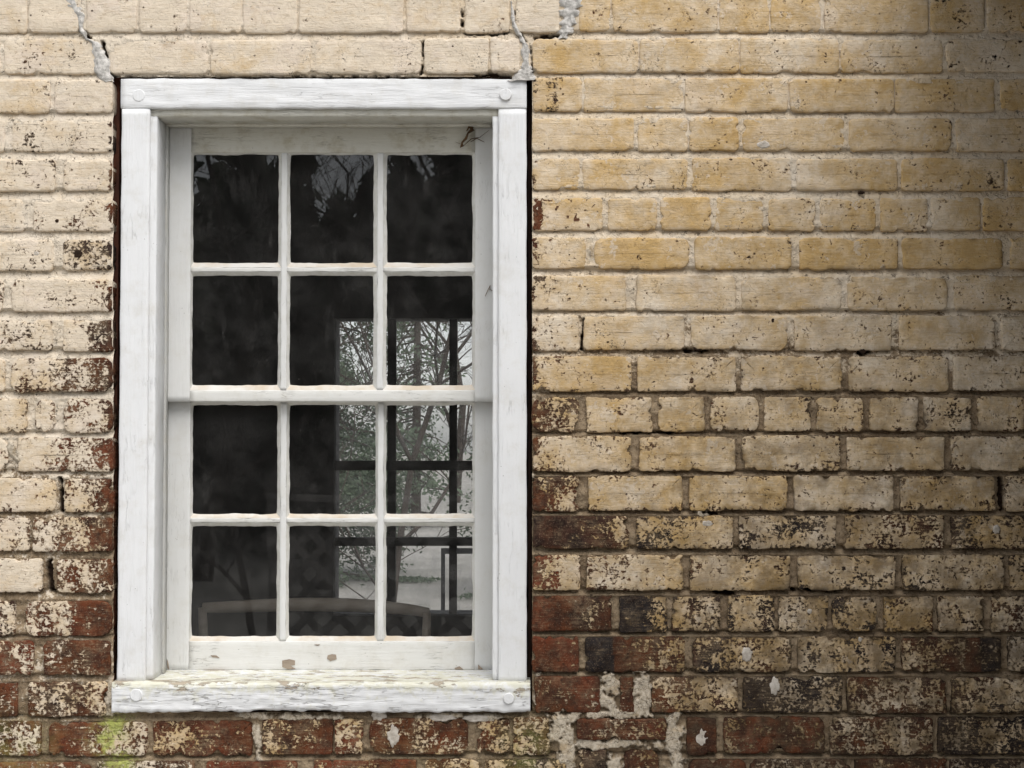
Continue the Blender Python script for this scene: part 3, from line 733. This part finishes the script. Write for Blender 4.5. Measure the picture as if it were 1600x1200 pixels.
# dabs of plaster, a flake, dark discs painted as drilled holes
def dab(px, py, rx, ry, seed, mat='dab', name='plaster_dab', hgt=0.0024, y0=0.0010):
    V, n = [], 22
    rs = (1.0, .93, .75, .45, 0.02)
    for q, rr in enumerate(rs):
        for k in range(n):
            a = 2 * math.pi * k / n
            w = 1 + .30 * float(fbm(2.2 * math.cos(a) + seed, 2.2 * math.sin(a), 3, seed))
            xx, zz = W(px + rx * rr * w * math.cos(a), py + ry * rr * w * math.sin(a))
            V.append((float(xx), y0 - hgt * (0, .55, .9, 1, .8)[q] * (1 + .3 * float(pnoise(k * .4, q * .9, seed))), float(zz)))
    fs = [(q * n + k, q * n + (k + 1) % n, (q + 1) * n + (k + 1) % n, (q + 1) * n + k) for q in range(4) for k in range(n)]
    fs.append(tuple(4 * n + k for k in range(n)))
    return mesh_obj(name, np.array(V), fs, M[mat], wall, True)
dab(1097, 1153, 11, 17, 1); dab(1167, 1023, 8, 12, 2); dab(1211, 1072, 8, 14, 3); dab(1342, 980, 6, 5, 4); dab(1265, 955, 4, 4, 5); dab(1344, 999, 3, 4, 6)
dab(1193, 226, 10, 6, 7, hgt=.0015); dab(1557, 827, 6, 7, 8); dab(615, 1150, 9, 17, 9, hgt=.002); dab(592, 1119, 12, 9, 10, hgt=.005, y0=.005); dab(690, 1122, 22, 6, 11, hgt=.006, y0=.005); dab(745, 1123, 22, 6, 12, hgt=.006, y0=.005)
dab(1105, 818, 9, 5, 13); dab(57, 396, 5, 4, 14)
for k, (hx, hy, ra, rb) in enumerate(((122, 397, 7, 6), (1091, 544, 8, 4), (1208, 501, 3, 4), (1348, 549, 5, 4), (1346, 301, 6, 3), (89, 345, 3, 3))):
    dab(hx, hy, ra, rb, 30 + k, 'hole', 'painted_hole', .0012, 0.0002)  # flat disc on the face, no real recess; its colour gives the shade

# ------------------------------------------------------------------ the near window
win = tag(empty('sash_window', (X(505), 0.05, Z(1112))), 'white painted wooden sash window with twelve small panes', 'window')
def addw(name, axis, s0, s1, a0, a1, yf, yb, mat, parent, **kw):
    V, fs = sweep(axis, s0, s1, a0, a1, yf, yb, **kw)
    pl = parent
    off = Vector((0, 0, 0))
    while pl is not None:
        off += pl.location; pl = pl.parent
    V = V - np.array(off)
    return mesh_obj(name, V, fs, mat, parent, True)
YC, YB, YU, YL = 0.006, 0.014, 0.110, 0.136
xl0, xl1 = X(186, YC), X(231, YC)
xr0, xr1 = X(778.5, YC), X(823, YC)
zt, zh, zb = Z(123, YC), Z(169.5, YC), Z(1066, YC)
addw('head_casing', 'x', xl0 - .001, xr1, zh, zt, YC - .002, .10, M['wood_x'], win, amp=.0014, bev=.003, seed=1)
addw('side_casing', 'z', zb, zh - .0006, xl0, xl1, YC, .10, M['wood_z'], win, amp=.0009, bev=.003, seed=2, freq=9)
addw('side_casing', 'z', zb, zh - .0006, xr0, xr1, YC, .10, M['wood_z'], win, amp=.0009, bev=.003, seed=3, freq=9)
bl, br_, bt = X(243, YB), X(769.5, YB), Z(182, YB)
addw('stop_bead', 'z', Z(1062, YB), bt, xl1 - .002, bl, YB, .10, M['wood_z'], win, amp=.0006, bev=.003, seed=4)
addw('stop_bead', 'z', Z(1062, YB), bt, br_, xr0 + .002, YB, .10, M['wood_z'], win, amp=.0006, bev=.003, seed=5)
addw('stop_bead', 'x', xl1 - .002, xr0 + .002, bt, zh + .002, YB + .001, .10, M['jamb_x'], win, amp=.0006, bev=.004, seed=6)
# jamb lining, set a hair behind the beads
addw('jamb', 'z', Z(1055, YU), bt + .02, bl - .03, bl - .0015, .030, .195, M['jamb_z'], win, amp=.0004, bev=.002, seed=7)
addw('jamb', 'z', Z(1055, YU), bt + .02, br_ + .0015, br_ + .03, .030, .195, M['jamb_z'], win, amp=.0004, bev=.002, seed=8)
addw('head_jamb', 'x', bl - .03, br_ + .03, bt + .0015, bt + .03, .030, .195, M['jamb_x'], win, amp=.0005, bev=.002, seed=9)
addw('parting_bead', 'x', bl - .001, br_ + .001, bt - .004, bt + .004, .085, .109, M['jamb_x'], win, amp=.0004, bev=.002, seed=10)
addw('parting_bead', 'z', Z(1050, YU), bt, bl - .006, bl + .0035, .088, .1095, M['jamb_z'], win, amp=.0004, bev=.002, seed=11)
# wood backing in the gap to the brick, coloured near black for its shade
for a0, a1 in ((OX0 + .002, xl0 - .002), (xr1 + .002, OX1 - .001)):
    addw('dark_gap_backing', 'z', Z(1110), Z(122), a0, a1, .045, .12, M['gap_shade'], win, amp=.003, bev=.002, seed=12)
# pegs
def peg(px, py, r, y0, h, seed):
    V, n = [], 28
    cx_, cz_ = W(px, py, y0)
    for rr, yy in ((1.0, .004), (1.0, -h * .6), (.9, -h), (.4, -h * 1.05), (.02, -h * 1.0)):
        for k in range(n):
            a = 2 * math.pi * k / n
            w = 1 + .05 * float(pnoise(math.cos(a) * 2, math.sin(a) * 2 + seed, seed))
            V.append((float(cx_) + r * rr * w * math.cos(a) - win.location.x, y0 + yy - win.location.y, float(cz_) + r * rr * w * math.sin(a) - win.location.z))
    fs = [(q * n + k, q * n + (k + 1) % n, (q + 1) * n + (k + 1) % n, (q + 1) * n + k) for q in range(4) for k in range(n)]
    fs.append(tuple(4 * n + k for k in range(n)))
    mesh_obj('peg', np.array(V), fs, M['wood_z'], win, False)
peg(217, 149, .0120, YC - .002, .0012, 1); peg(790, 148, .0120, YC - .002, .0042, 2)
peg(213, 1086, .0120, -.014, .0024, 3); peg(795, 1091, .0105, -.014, .0050, 4)

# sill: sloping top, split and rotted front
def build_sill():
    n = 330
    sx = np.linspace(X(178.5, -.014), X(828.5, -.014), n)
    yF = -.014
    z1, z0 = Z(1069, yF), Z(1113, yF)
    zback = Z(1046.5, YL)
    prof = [(.150, zback, 0, .55), (.120, zback - .001, 0, .7)]
    for k in range(1, 11):
        t = k / 10
        prof.append((.120 + (yF + .006 - .120) * t, zback - .001 + (z1 + .003 - zback + .001) * t, 0.35, .55 + .5 * t))
    prof += [(yF + .002, z1, .8, 1.0)]
    for k in range(1, 13):
        t = k / 12
        prof.append((yF, z1 + (z0 + .004 - z1) * t, 1, 1.0 * (1 - t) ** 1.8 - .05))
    prof += [(yF + .003, z0, 1, -.1), (yF + .02, z0 - .002, 0, 0), (.10, z0 - .002, 0, 0)]
    m = len(prof)
    pr = np.array(prof)
    Xs = np.repeat(sx, m); Yp, Zp, Ap, Pp = (np.tile(pr[:, k], n) for k in range(4))
    J = np.tile(np.arange(m), n)
    rot = fbm(Xs * 6, Xs * 0 + 1.0, 2, 101) * .003 + fbm(Xs * 45, Xs * 0 + 2.0, 3, 102) * .0022
    bite = .0045 * sstep(.02, .0, np.abs(Xs - X(410))) + .005 * sstep(.05, .01, np.abs(Xs - X(445))) + .004 * sstep(.05, .01, np.abs(Xs - X(505)))
    Zq = Zp + (rot + bite) * np.where(J >= m - 6, np.where(J < m - 4, .35, 1), 0)
    dd = fbm(Xs * 5, Zp * 130, 3, 103) * .0012 + fbm(Xs * 30, Zp * 160, 2, 105) * .0011
    V = np.stack([Xs, Yp - Ap * dd, Zq + np.where(Ap == 1, 0, fbm(Xs * 20, Yp * 60, 2, 107) * .0008)], 1)
    pe = Pp + .25 * fbm(Xs * 9, Zp * 30, 2, 109)
    fs = [(i * m + j, i * m + j + 1, (i + 1) * m + j + 1, (i + 1) * m + j) for i in range(n - 1) for j in range(m - 1)]
    fs += [tuple(range(m))[::-1], tuple((n - 1) * m + j for j in range(m))]
    V = V - np.array(win.location)
    o = mesh_obj('sill', V, fs, M['sill'], win, True, None, dict(peel=pe))
    o['label'] = 'cracked white sill with peeling top edge and ragged underside'
build_sill()

# sashes
def build_sash(name, yf, cells_x, cells_z, glass_x, glass_z, x0, x1, z0, z1, seed):
    sash = empty(name, (0, 0, 0), win)
    sash.location = Vector((X(505), yf, z0)) - win.location
    org = np.array([X(505), yf, z0])
    yb_ = yf + .024
    cX = [(X(a, yf), X(c, yf)) for a, c in cells_x]
    cZ = [(Z(c, yf), Z(a, yf)) for a, c in cells_z]       # (low, high)
    addw('stile', 'z', z0, z1, x0, cX[0][0], yf, yb_, M['sash_z'], sash, amp=.0004, bev=.002, seed=seed)
    addw('stile', 'z', z0, z1, cX[-1][1], x1, yf, yb_, M['sash_z'], sash, amp=.0004, bev=.002, seed=seed + 1)
    addw('rail', 'x', cX[0][0], cX[-1][1], cZ[0][1], z1, yf + .0006, yb_, M['jamb_x' if name == 'upper_sash' else 'sash_x'], sash, amp=.0004, bev=.002, seed=seed + 2)  # upper top rail gets the paint darkened for shade and dirt
    addw('rail', 'x', cX[0][0], cX[-1][1], z0, cZ[-1][0], yf + .0006, yb_, M['sash_x'], sash, amp=.0005, bev=.002, seed=seed + 3)
    for k in range(2):
        addw('muntin', 'z', cZ[-1][0], cZ[0][1], cX[k][1], cX[k + 1][0], yf + .0015, yb_, M['sash_z'], sash, amp=.0008, bev=.0015, step=.006, seed=seed + 4 + k)
    for k in range(3):
        addw('muntin', 'x', cX[k][0], cX[k][1], cZ[1][1], cZ[0][0], yf + .0022, yb_, M['sash_x'], sash, amp=.0009, bev=.0015, step=.006, seed=seed + 7 + k)
    yg = yf + .0120
    for r_ in range(2):
        for c_ in range(3):
            ox0, ox1 = cX[c_]; oz0, oz1 = cZ[r_]
            ix0, ix1 = X(glass_x[c_][0], yg), X(glass_x[c_][1], yg)
            iz0, iz1 = Z(glass_z[r_][1], yg), Z(glass_z[r_][0], yg)
            MB().box(ox0 - .001 - org[0], ox1 + .001 - org[0], yg - org[1], yg + .003 - org[1], oz0 - .001 - org[2], oz1 + .001 - org[2]).build('pane', M['glass'], sash)
            # putty: four sloping fillets with a hand-run inner edge, mitred at the corners
            n = 36
            V, fs, fm = [], [], []
            sides = (((ox0, oz0), (ox1, oz0), (ix0, iz0), (ix1, iz0), 1), ((ox1, oz0), (ox1, oz1), (ix1, iz0), (ix1, iz1), 0),
                     ((ox1, oz1), (ox0, oz1), (ix1, iz1), (ix0, iz1), 0), ((ox0, oz1), (ox0, oz0), (ix0, iz1), (ix0, iz0), 0))
            sd_ = seed * 10 + r_ * 3 + c_
            for q, (a, b_, c, d, tan) in enumerate(sides):
                base = len(V)
                T_ = np.linspace(0, 1, n)
                WV = (fbm(T_ * 3 + q * 7.3, T_ * 0 + sd_ * 1.7, 2, 130) * .0016 + fbm(T_ * 13 + q * 3.1, T_ * 0 + sd_ * 2.7, 2, 131) * .0006) * np.minimum(1, np.minimum(5 * T_, 5 - 5 * T_))
                for k in range(n):
                    t = k / (n - 1)
                    wv = float(WV[k])
                    o2 = (a[0] + (b_[0] - a[0]) * t, a[1] + (b_[1] - a[1]) * t)
                    i2 = (c[0] + (d[0] - c[0]) * t, c[1] + (d[1] - c[1]) * t)
                    nx, nz = ((0, 1), (-1, 0), (0, -1), (1, 0))[q]
                    rc = .0015 * max(0, 1 - min(t, 1 - t) * 14) ** 2          # rounded inner corners
                    i2 = (i2[0] + nx * (wv + rc), i2[1] + nz * (wv + rc))
                    mid = ((o2[0] + i2[0]) / 2, (o2[1] + i2[1]) / 2)
                    V += [(o2[0] - org[0], .0030, o2[1] - org[2]), (mid[0] - org[0], .0062 - wv * .3, mid[1] - org[2]), (i2[0] - org[0], .0119, i2[1] - org[2])]
                for k in range(n - 1):
                    for j in range(2):
                        p = base + k * 3 + j
                        fs.append((p, p + 3, p + 4, p + 1)); fm.append(1 if tan else 0)
            mesh_obj('putty', np.array(V), fs, None, sash, True, None, None, [M['putty'], M['putty_tan']], fm)
    return sash
us = build_sash('upper_sash', YU, [(296.5, 438), (447, 588.5), (598, 742)], [(238.5, 417.5), (424.5, 609.5)],
                [(300, 434), (452.5, 583), (604, 738)], [(242, 411), (431, 602)],
                bl - .010, br_ + .010, Z(627.5, YU), bt + .004, 20)
ls = build_sash('lower_sash', YL, [(298, 438.5), (448, 590.5), (600, 742)], [(629, 809.5), (816.5, 1002)],
                [(302, 434), (453, 587), (604, 738)], [(633, 803), (822, 994)],
                bl - .010, br_ + .010, Z(1047, YL), Z(605, YL), 40)
# peeled patches on the bottom rail
def patch(pts, y, sash, lab=None):
    xs = [W(px, py, y) for px, py in pts]
    org = np.array(win.location) + np.array(sash.location)
    V = [(float(a) - org[0], y - .0008 - org[1], float(c) - org[2]) for a, c in xs] + [(float(a) - org[0], y + .002 - org[1], float(c) - org[2]) for a, c in xs]
    n = len(pts)
    fs = [tuple(range(n)), tuple(range(n, 2 * n))[::-1]] + [(k, (k + 1) % n, n + (k + 1) % n, n + k) for k in range(n)]
    mesh_obj('peeled_patch', V, fs, M['barewood'], sash)
patch([(441, 1032), (452, 1030), (461, 1032), (461, 1039), (454, 1040), (462, 1045), (450, 1046), (441, 1042)], YL, ls)
patch([(512, 1024), (519, 1022), (525, 1023), (526, 1030), (516, 1033), (511, 1029)], YL, ls)
patch([(329, 1024), (338, 1024), (343, 1028), (332, 1027)], YL, ls)
patch([(710, 1044), (718, 1041), (724, 1046), (712, 1046)], YL, ls)
patch([(491, 1007), (500, 1007), (497, 1009)], YL, ls)
patch([(747, 1038), (750, 1041), (755, 1046), (747, 1046)], YL, ls)
patch([(261, 1030), (263, 1036), (264, 1046), (261.5, 1043)], YL - .001, ls)

# dried leaf in cobweb, stray twig
t = tag(empty('dried_leaf', (X(735, .10), .10, Z(215, .10))), 'shrivelled brown leaf caught in cobweb under the window head', 'leaf')
def strand(pts, r, name, mat, parent, y):
    o = Vector(parent.location)
    P = [Vector((float(W(a, b_, y)[0]), y + k * .0008, float(W(a, b_, y)[1]))) - o for k, (a, b_) in enumerate(pts)]
    return MB().tube([tuple(p) for p in P], r, 5).build(name, mat, parent, True)
strand([(734, 196), (738, 203), (731, 208), (728, 216), (722, 222), (721, 229), (725, 227)], [.003, .005, .002, .003, .002, .004, .001], 'blade', M['deadleaf'], t, .095)
strand([(729, 205), (733, 198), (740, 199)], [.001, .003, .001], 'blade', M['deadleaf'], t, .092)
strand([(712, 222), (725, 227), (736, 217), (750, 214), (764, 203)], [.0003, .0006, .0012, .0006, .0003], 'cobweb', M['deadleaf'], t, .100)
strand([(735, 222), (745, 216), (757, 222)], [.0005, .0012, .0004], 'cobweb', M['deadleaf'], t, .102)
t = tag(empty('twig', (X(762, .106), .106, Z(455, .106))), 'small bent twig stuck to the right stile of the window', 'twig')
strand([(758, 463), (762, 454), (766, 446), (765, 452), (770, 454)], [.0006, .0009, .001, .0008, .0005], 'stem', M['barewood'], t, .1055)

# ------------------------------------------------------------------ the chair inside
chy = 0.62
ch = tag(empty('chair', (X(495, chy), chy, 0.18)), 'wooden chair with bowed top rail standing just inside the window', 'chair')
o = Vector(ch.location)
crest = [(317, 949), (340, 948.5), (400, 946), (460, 944), (500, 944), (550, 945), (600, 948), (640, 952), (671, 957)]
V, fs = [], []
for k, (px, py) in enumerate(crest):
    t_ = k / (len(crest) - 1)
    yy = chy + .07 * math.sin(math.pi * t_) - .02
    hgt = .0085 + .004 * math.sin(math.pi * t_)
    xx, zz = (float(q) for q in W(px, py, yy))
    for dy, dz in ((-.010, -1), (-.012, 0), (-.008, .8), (0, 1), (.010, .6), (.012, -.6), (0, -1.1)):
        V.append((xx - o.x, yy + dy - o.y, zz + dz * hgt * 1.25 - o.z))
m_ = 7
fs = [(k * m_ + j, k * m_ + (j + 1) % m_, (k + 1) * m_ + (j + 1) % m_, (k + 1) * m_ + j) for k in range(len(crest) - 1) for j in range(m_)]
fs += [tuple(range(m_)), tuple((len(crest) - 1) * m_ + j for j in range(m_))]
mesh_obj('crest_rail', np.array(V), fs, M['chairwood'], ch, True)
hw_ = (X(668, chy) - X(321, chy)) / 2
ztop = Z(957, chy) - .18
for s, zt_ in ((-1, Z(948, chy) - .18), (1, Z(956, chy) - .18)):
    MB().tube([(s * (hw_ - .02), -.03, .0), (s * (hw_ - .012), -.005, .44), (s * hw_, -.02, zt_)], [.014, .016, .010], 8).build('post', M['chairwood'], ch, True)
    MB().tube([(s * (hw_ - .01), .40, 0), (s * (hw_ - .015), .38, .43)], [.014, .018], 8).build('leg', M['chairwood'], ch, True)
MB().box(-hw_, hw_, -.02, .42, .43, .455).build('seat', M['chairwood'], ch)
MB().tube([(-hw_ + .01, -.015, .62), (0, .02, .63), (hw_ - .01, -.015, .62)], .011, 8).build('back_rail', M['chairwood'], ch, True)

# ------------------------------------------------------------------ the far window
fw = tag(empty('far_window', ((FXa + FXb) / 2, RY1 + .05, FZa)), 'dark framed window in the far wall, trees showing through', 'window')
o = Vector(fw.location)
def fbar(name, px0, px1, py0, py1, y0=RY1 + .05, y1=RY1 + .09):
    MB().box(X(px0, y0) - o.x, X(px1, y0) - o.x, y0 - o.y, y1 - o.y, Z(py1, y0) - o.z, Z(py0, y0) - o.z).build(name, M['fardark'], fw)
fbar('frame_post', 515, 524, 488, 968); fbar('frame_post', 797, 806, 488, 968)
fbar('frame_rail', 524.2, 796.8, 488, 498.5); fbar('frame_rail', 524.2, 796.8, 959.5, 970)
for a, c in ((605.5, 618.5), (702, 714)):
    fbar('mullion', a, c, 498.7, 719.8); fbar('mullion', a, c, 735.2, 839.8); fbar('mullion', a, c, 853.2, 959.3)
fbar('meeting_rail', 524.2, 796.8, 720, 735, RY1 + .046, RY1 + .094)
fbar('sash_bar', 524.2, 796.8, 840, 853, RY1 + .048, RY1 + .092)
for a, c in ((524.2, 605.3), (618.7, 701.8), (714.2, 796.8)):
    for u, v in ((498.7, 719.8), (735.2, 839.8), (853.2, 959.3)):
        y0 = RY1 + .068
        MB().box(X(a, RY1 + .05) - o.x, X(c, RY1 + .05) - o.x, y0 - o.y, y0 + .003 - o.y, Z(v, RY1 + .05) - o.z, Z(u, RY1 + .05) - o.z).build('pane', M['farglass'], fw)
# an open screen frame standing outside the far window
sf = tag(empty('screen_frame', (X(740, 3.7), 3.7, 0)), 'thin dark screen frame standing outside the far window', 'frame')
so = Vector(sf.location)
b = MB(); x0_, x1_, z0_, z1_ = X(689.5, 3.7), X(800, 3.7), 0.0, Z(857, 3.7)
tk = X(695.5, 3.7) - x0_
b.box(x0_ - so.x, x0_ + tk - so.x, 0, .03, 0, z1_).box(x1_ - tk - so.x, x1_ - so.x, 0, .03, 0, z1_).build('upright', M['fardark'], sf)
MB().box(x0_ + tk - so.x, x1_ - tk - so.x, .001, .029, z1_ - tk * 1.4, z1_).build('top_bar', M['fardark'], sf)

# ------------------------------------------------------------------ trees
def evergreen(loc, h, rad, nleaf, leaf, mat, label, group, seed, base=0.02, power=1.0, droop=-.25):
    r_ = np.random.default_rng(seed)
    t = tag(empty('evergreen_tree', loc), label, 'tree', group)
    tb = MB().tube([(0, 0, -.1), (.02, 0, h * .5), (0, .02, h * .97)], [rad * .075 + .02, rad * .05 + .01, .006], 8)
    nb = int(h * 22)
    brs = []
    for k in range(nb):
        z = h * (base + (1 - base) * (k / nb) ** .9)
        rr = rad * (1 - z / h) ** power * r_.uniform(.65, 1.12) + .05
        a = r_.uniform(0, 2 * math.pi)
        e = (rr * math.cos(a), rr * math.sin(a), z + droop * rr + r_.uniform(-.1, .1))
        tb.tube([(0, 0, z), (e[0] * .5, e[1] * .5, z + droop * rr * .3), e], [.012 + rr * .008, .008 + rr * .004, .003], 4)
        brs.append((z, e, rr))
    tb.build('trunk', M['bark'], t)
    wts = np.array([b_[2] for b_ in brs]); wts = wts / wts.sum()
    pick = r_.choice(nb, nleaf, p=wts)
    B0 = np.array([(0, 0, b_[0]) for b_ in brs])[pick]; B1 = np.array([b_[1] for b_ in brs])[pick]
    u = r_.uniform(.15, 1.0, nleaf) ** .7
    C = B0 + (B1 - B0) * u[:, None] + r_.normal(0, .085, (nleaf, 3)) * (rad ** .5)
    C[:, 2] -= np.abs(r_.normal(0, .05, nleaf))
    C[:, 2] = np.maximum(C[:, 2], .03)
    D = r_.normal(0, 1, (nleaf, 3)) + (B1 - B0) * 1.0; D[:, 2] -= .4
    D /= np.linalg.norm(D, axis=1)[:, None]
    S = np.cross(D, r_.normal(0, 1, (nleaf, 3))); S /= np.linalg.norm(S, axis=1)[:, None]
    ln = leaf * r_.uniform(.6, 1.4, nleaf)[:, None]; wd = ln * .22
    V = np.stack([C - D * ln * .5, C + S * wd, C + D * ln * .5, C - S * wd], 1).reshape(-1, 3)
    fs = np.arange(nleaf * 4).reshape(-1, 4)
    mesh_obj('crown', V, fs, M[mat], t)
    return t
def bare_tree(loc, h, label, group, seed, levels=5, lean=(0, 0), r0=.06, spread=.55, first=.28):
    r_ = random.Random(seed)
    t = tag(empty('bare_tree', loc), label, 'tree', group)
    trunk, crown = MB(), MB()
    def grow(p, d, ln, rad, lv):
        n = 4
        pts, rr = [p], [rad]
        q, dd = p.copy(), d.copy()
        for k in range(n):
            dd = (dd + Vector((r_.gauss(0, .13), r_.gauss(0, .13), r_.gauss(.03, .09)))).normalized()
            q = q + dd * (ln / n); pts.append(q.copy()); rr.append(rad * (1 - .45 * (k + 1) / n))
        (trunk if lv == 0 else crown).tube([tuple(v) for v in pts], rr, 6 if lv < 2 else 3)
        if lv >= levels: return
        nc = r_.randint(3, 4) if lv else 6
        for k in range(nc):
            i = min(n, max(1, int(n * (first + (1 - first) * (k + 1) / nc)))) if lv == 0 else r_.randint(1, n)
            a = r_.uniform(0, 2 * math.pi)
            side = Vector((math.cos(a), math.sin(a), r_.uniform(-.1, .5)))
            nd = (dd * (1 - spread) + side * spread).normalized()
            grow(pts[i].copy(), nd, ln * r_.uniform(.5, .75), max(rr[i] * .58, .0035), lv + 1)
    grow(Vector((0, 0, -.05)), Vector((lean[0], lean[1], 1)).normalized(), h * .62, r0, 0)
    trunk.build('trunk', M['bark'], t); crown.build('crown', M['bark'], t)
    return t
FG = 'trees beyond the far window'
evergreen((-1.95, 12.5, 0), 5.6, 1.25, 62000, .048, 'needles2', 'soft green evergreen filling the left panes of the far window', FG, 1, power=.55)
evergreen((.62, 11.0, 0), 5.2, 1.05, 52000, .048, 'needles2', 'green evergreen at the right edge of the far window', FG, 2, power=.55)
evergreen((-1.5, 21, 0), 6.5, .9, 4500, .09, 'needles2', 'loose distant evergreen showing between branches of the middle panes', FG, 3, power=.5)
bare_tree((-.95, 9.0, 0), 4.2, 'bare leafless tree crossing the middle panes of the far window', FG, 4, 5, (.1, 0), .032)
bare_tree((-.55, 6.2, 0), 2.6, 'thin leafless sapling close behind the far window', FG, 5, 4, (-.12, 0), .010)
bare_tree((-1.2, 30, 0), 7.0, 'hazy leafless tree farthest behind the far window', FG, 6, 5, (0, 0), .10)
RG = 'trees mirrored in the panes'
def rx(px, y): return (px - 800) / F * (0.24 - y + 3.0)
def rz(py, y): return CAMZ + (679.6 - py) / F * (0.24 - y + 3.0)
for k, (px, top, y, rad, lab) in enumerate(((262, 205, -15.0, .70, 'dark conifer mirrored at the outer edge of the left panes'), (386, 120, -16.0, .80, 'tall dark conifer mirrored in the middle of the top left pane'),
                                           (462, 175, -15.2, .50, 'dark conifer mirrored at the left of the top middle pane'), (527, 300, -17.0, .9, 'low bushy conifer mirrored under the sky of the top middle pane'),
                                           (580, 268, -14.5, .40, 'slim pointed conifer mirrored at the right of the top middle pane'), (630, 246, -14.0, .40, 'narrow conifer mirrored at the left of the top right pane'),
                                           (716, 130, -16.5, .95, 'broad dark conifer mirrored across the top right pane'), (850, 180, -17.5, 1.2, 'dark conifer behind the viewer, right of the mirrored ones'))):
    evergreen((rx(px, y), y, 0), rz(top, y), rad, 8000, .20, 'needles', lab, RG, 20 + k, power=.75)
bare_tree((rx(505, -11), -11, 0), 6.4, 'leafless tree mirrored against the sky of the top middle pane', RG, 41, 5, (.22, 0), .09)
bare_tree((rx(320, -12), -12, 0), 6.2, 'leafless tree mirrored against the sky of the top left pane', RG, 42, 5, (.1, 0), .09)
bare_tree((rx(668, -10), -10, 0), 5.6, 'leafless tree mirrored against the sky of the top right pane', RG, 43, 5, (.05, 0), .07)
bare_tree((rx(395, -7.6), -7.6, 0), 2.4, 'leafless shrub mirrored low in the left panes', RG, 44, 4, (.0, 0), .03)

# lattice screen in the garden behind the viewer
LY, LX0, LX1, LZ0, LZ1 = -6.4, -1.50, .55, .16, .98
lt = tag(empty('lattice_screen', ((LX0 + LX1) / 2, LY, 0)), 'grey diamond lattice screen mirrored in the lower panes', 'screen')
lcx = (LX0 + LX1) / 2
def slat(xa, za, xb, zb_, yo, wdt=.052, tk=.008):
    d = Vector((xb - xa, 0, zb_ - za)); L = d.length; d.normalize()
    n_ = Vector((-d.z, 0, d.x)) * wdt / 2
    p = [Vector((xa, yo, za)) - n_, Vector((xb, yo, zb_)) - n_, Vector((xb, yo, zb_)) + n_, Vector((xa, yo, za)) + n_]
    V = [tuple(q - Vector((lcx, LY, 0)) + Vector((0, LY, 0))) for q in p] + [tuple(q - Vector((lcx, LY, 0)) + Vector((0, LY + tk, 0))) for q in p]
    mesh_obj('slat', V, [(0, 1, 2, 3), (7, 6, 5, 4), (0, 4, 5, 1), (1, 5, 6, 2), (2, 6, 7, 3), (3, 7, 4, 0)], M['lattice'], lt)
H_ = LZ1 - LZ0
k = LX0 - H_
while k < LX1:
    a, c = max(k, LX0), min(k + H_, LX1)
    if c - a > .05:
        slat(a, LZ0 + (a - k), c, LZ0 + (c - k), 0.0)
        slat(a, LZ1 - (a - k), c, LZ1 - (c - k), 0.0095)
    k += .182
for xx in (LX0, -.48, LX1): MB().box(xx - .045 - lcx, xx + .045 - lcx, -.05, -.002, 0, LZ1 + .06).build('post', M['lattice'], lt)
MB().box(LX0 - .05 - lcx, LX1 + .05 - lcx, -.052, .02, LZ1 + .062, LZ1 + .10).build('top_rail', M['lattice'], lt)

# unseen blocker added so its side and roof shade the right end of the wall
ln_ = tag(empty('added_shade_blocker', (1.018, 0, 0)), 'unseen dark boarded blocker added beyond the right edge to shade the wall', 'light blocker')
DEP = 1.24
for k in range(8):
    y1 = -.004 - k * .155
    MB().box(0, .025, y1 - .150, y1, 0, 2.46 - .04 * k).build('board', M['blocker_board'], ln_)
MB().box(.026, 1.3, -DEP - .02, -DEP, 0, 2.16).build('blocker_front', M['blocker_board'], ln_)
b = MB(); xa, xb = -.22, 1.4
b.v = [(xa, .0, 2.50), (xb, .0, 2.50), (xb, -1.45, 2.14), (xa, -1.45, 2.14), (xa, .0, 2.54), (xb, .0, 2.54), (xb, -1.45, 2.18), (xa, -1.45, 2.18)]
b.f = [(0, 3, 2, 1), (4, 5, 6, 7), (0, 1, 5, 4), (1, 2, 6, 5), (2, 3, 7, 6), (3, 0, 4, 7)]
b.build('blocker_roof', M['blocker_cover'], ln_)
# the wood at the end of the garden, one dark mass in the reflections
n = 16000
C = np.stack([rng.uniform(-14, 12, n), -24 + rng.normal(0, 1.2, n), rng.uniform(0, 1, n) ** .8], 1)
C[:, 2] *= 5.3 + fbm(C[:, 0] * .55, C[:, 0] * 0, 3, 7) * 1.3
D = rng.normal(0, 1, (n, 3)); D /= np.linalg.norm(D, axis=1)[:, None]
S = np.cross(D, rng.normal(0, 1, (n, 3))); S /= np.linalg.norm(S, axis=1)[:, None]
V = np.stack([C - D * .3, C + S * .16, C + D * .3, C - S * .16], 1).reshape(-1, 3)
tag(mesh_obj('woodland', V, np.arange(n * 4).reshape(-1, 4), M['needles']), 'dark wood mirrored as one mass in the upper panes', 'woodland', kind='stuff')
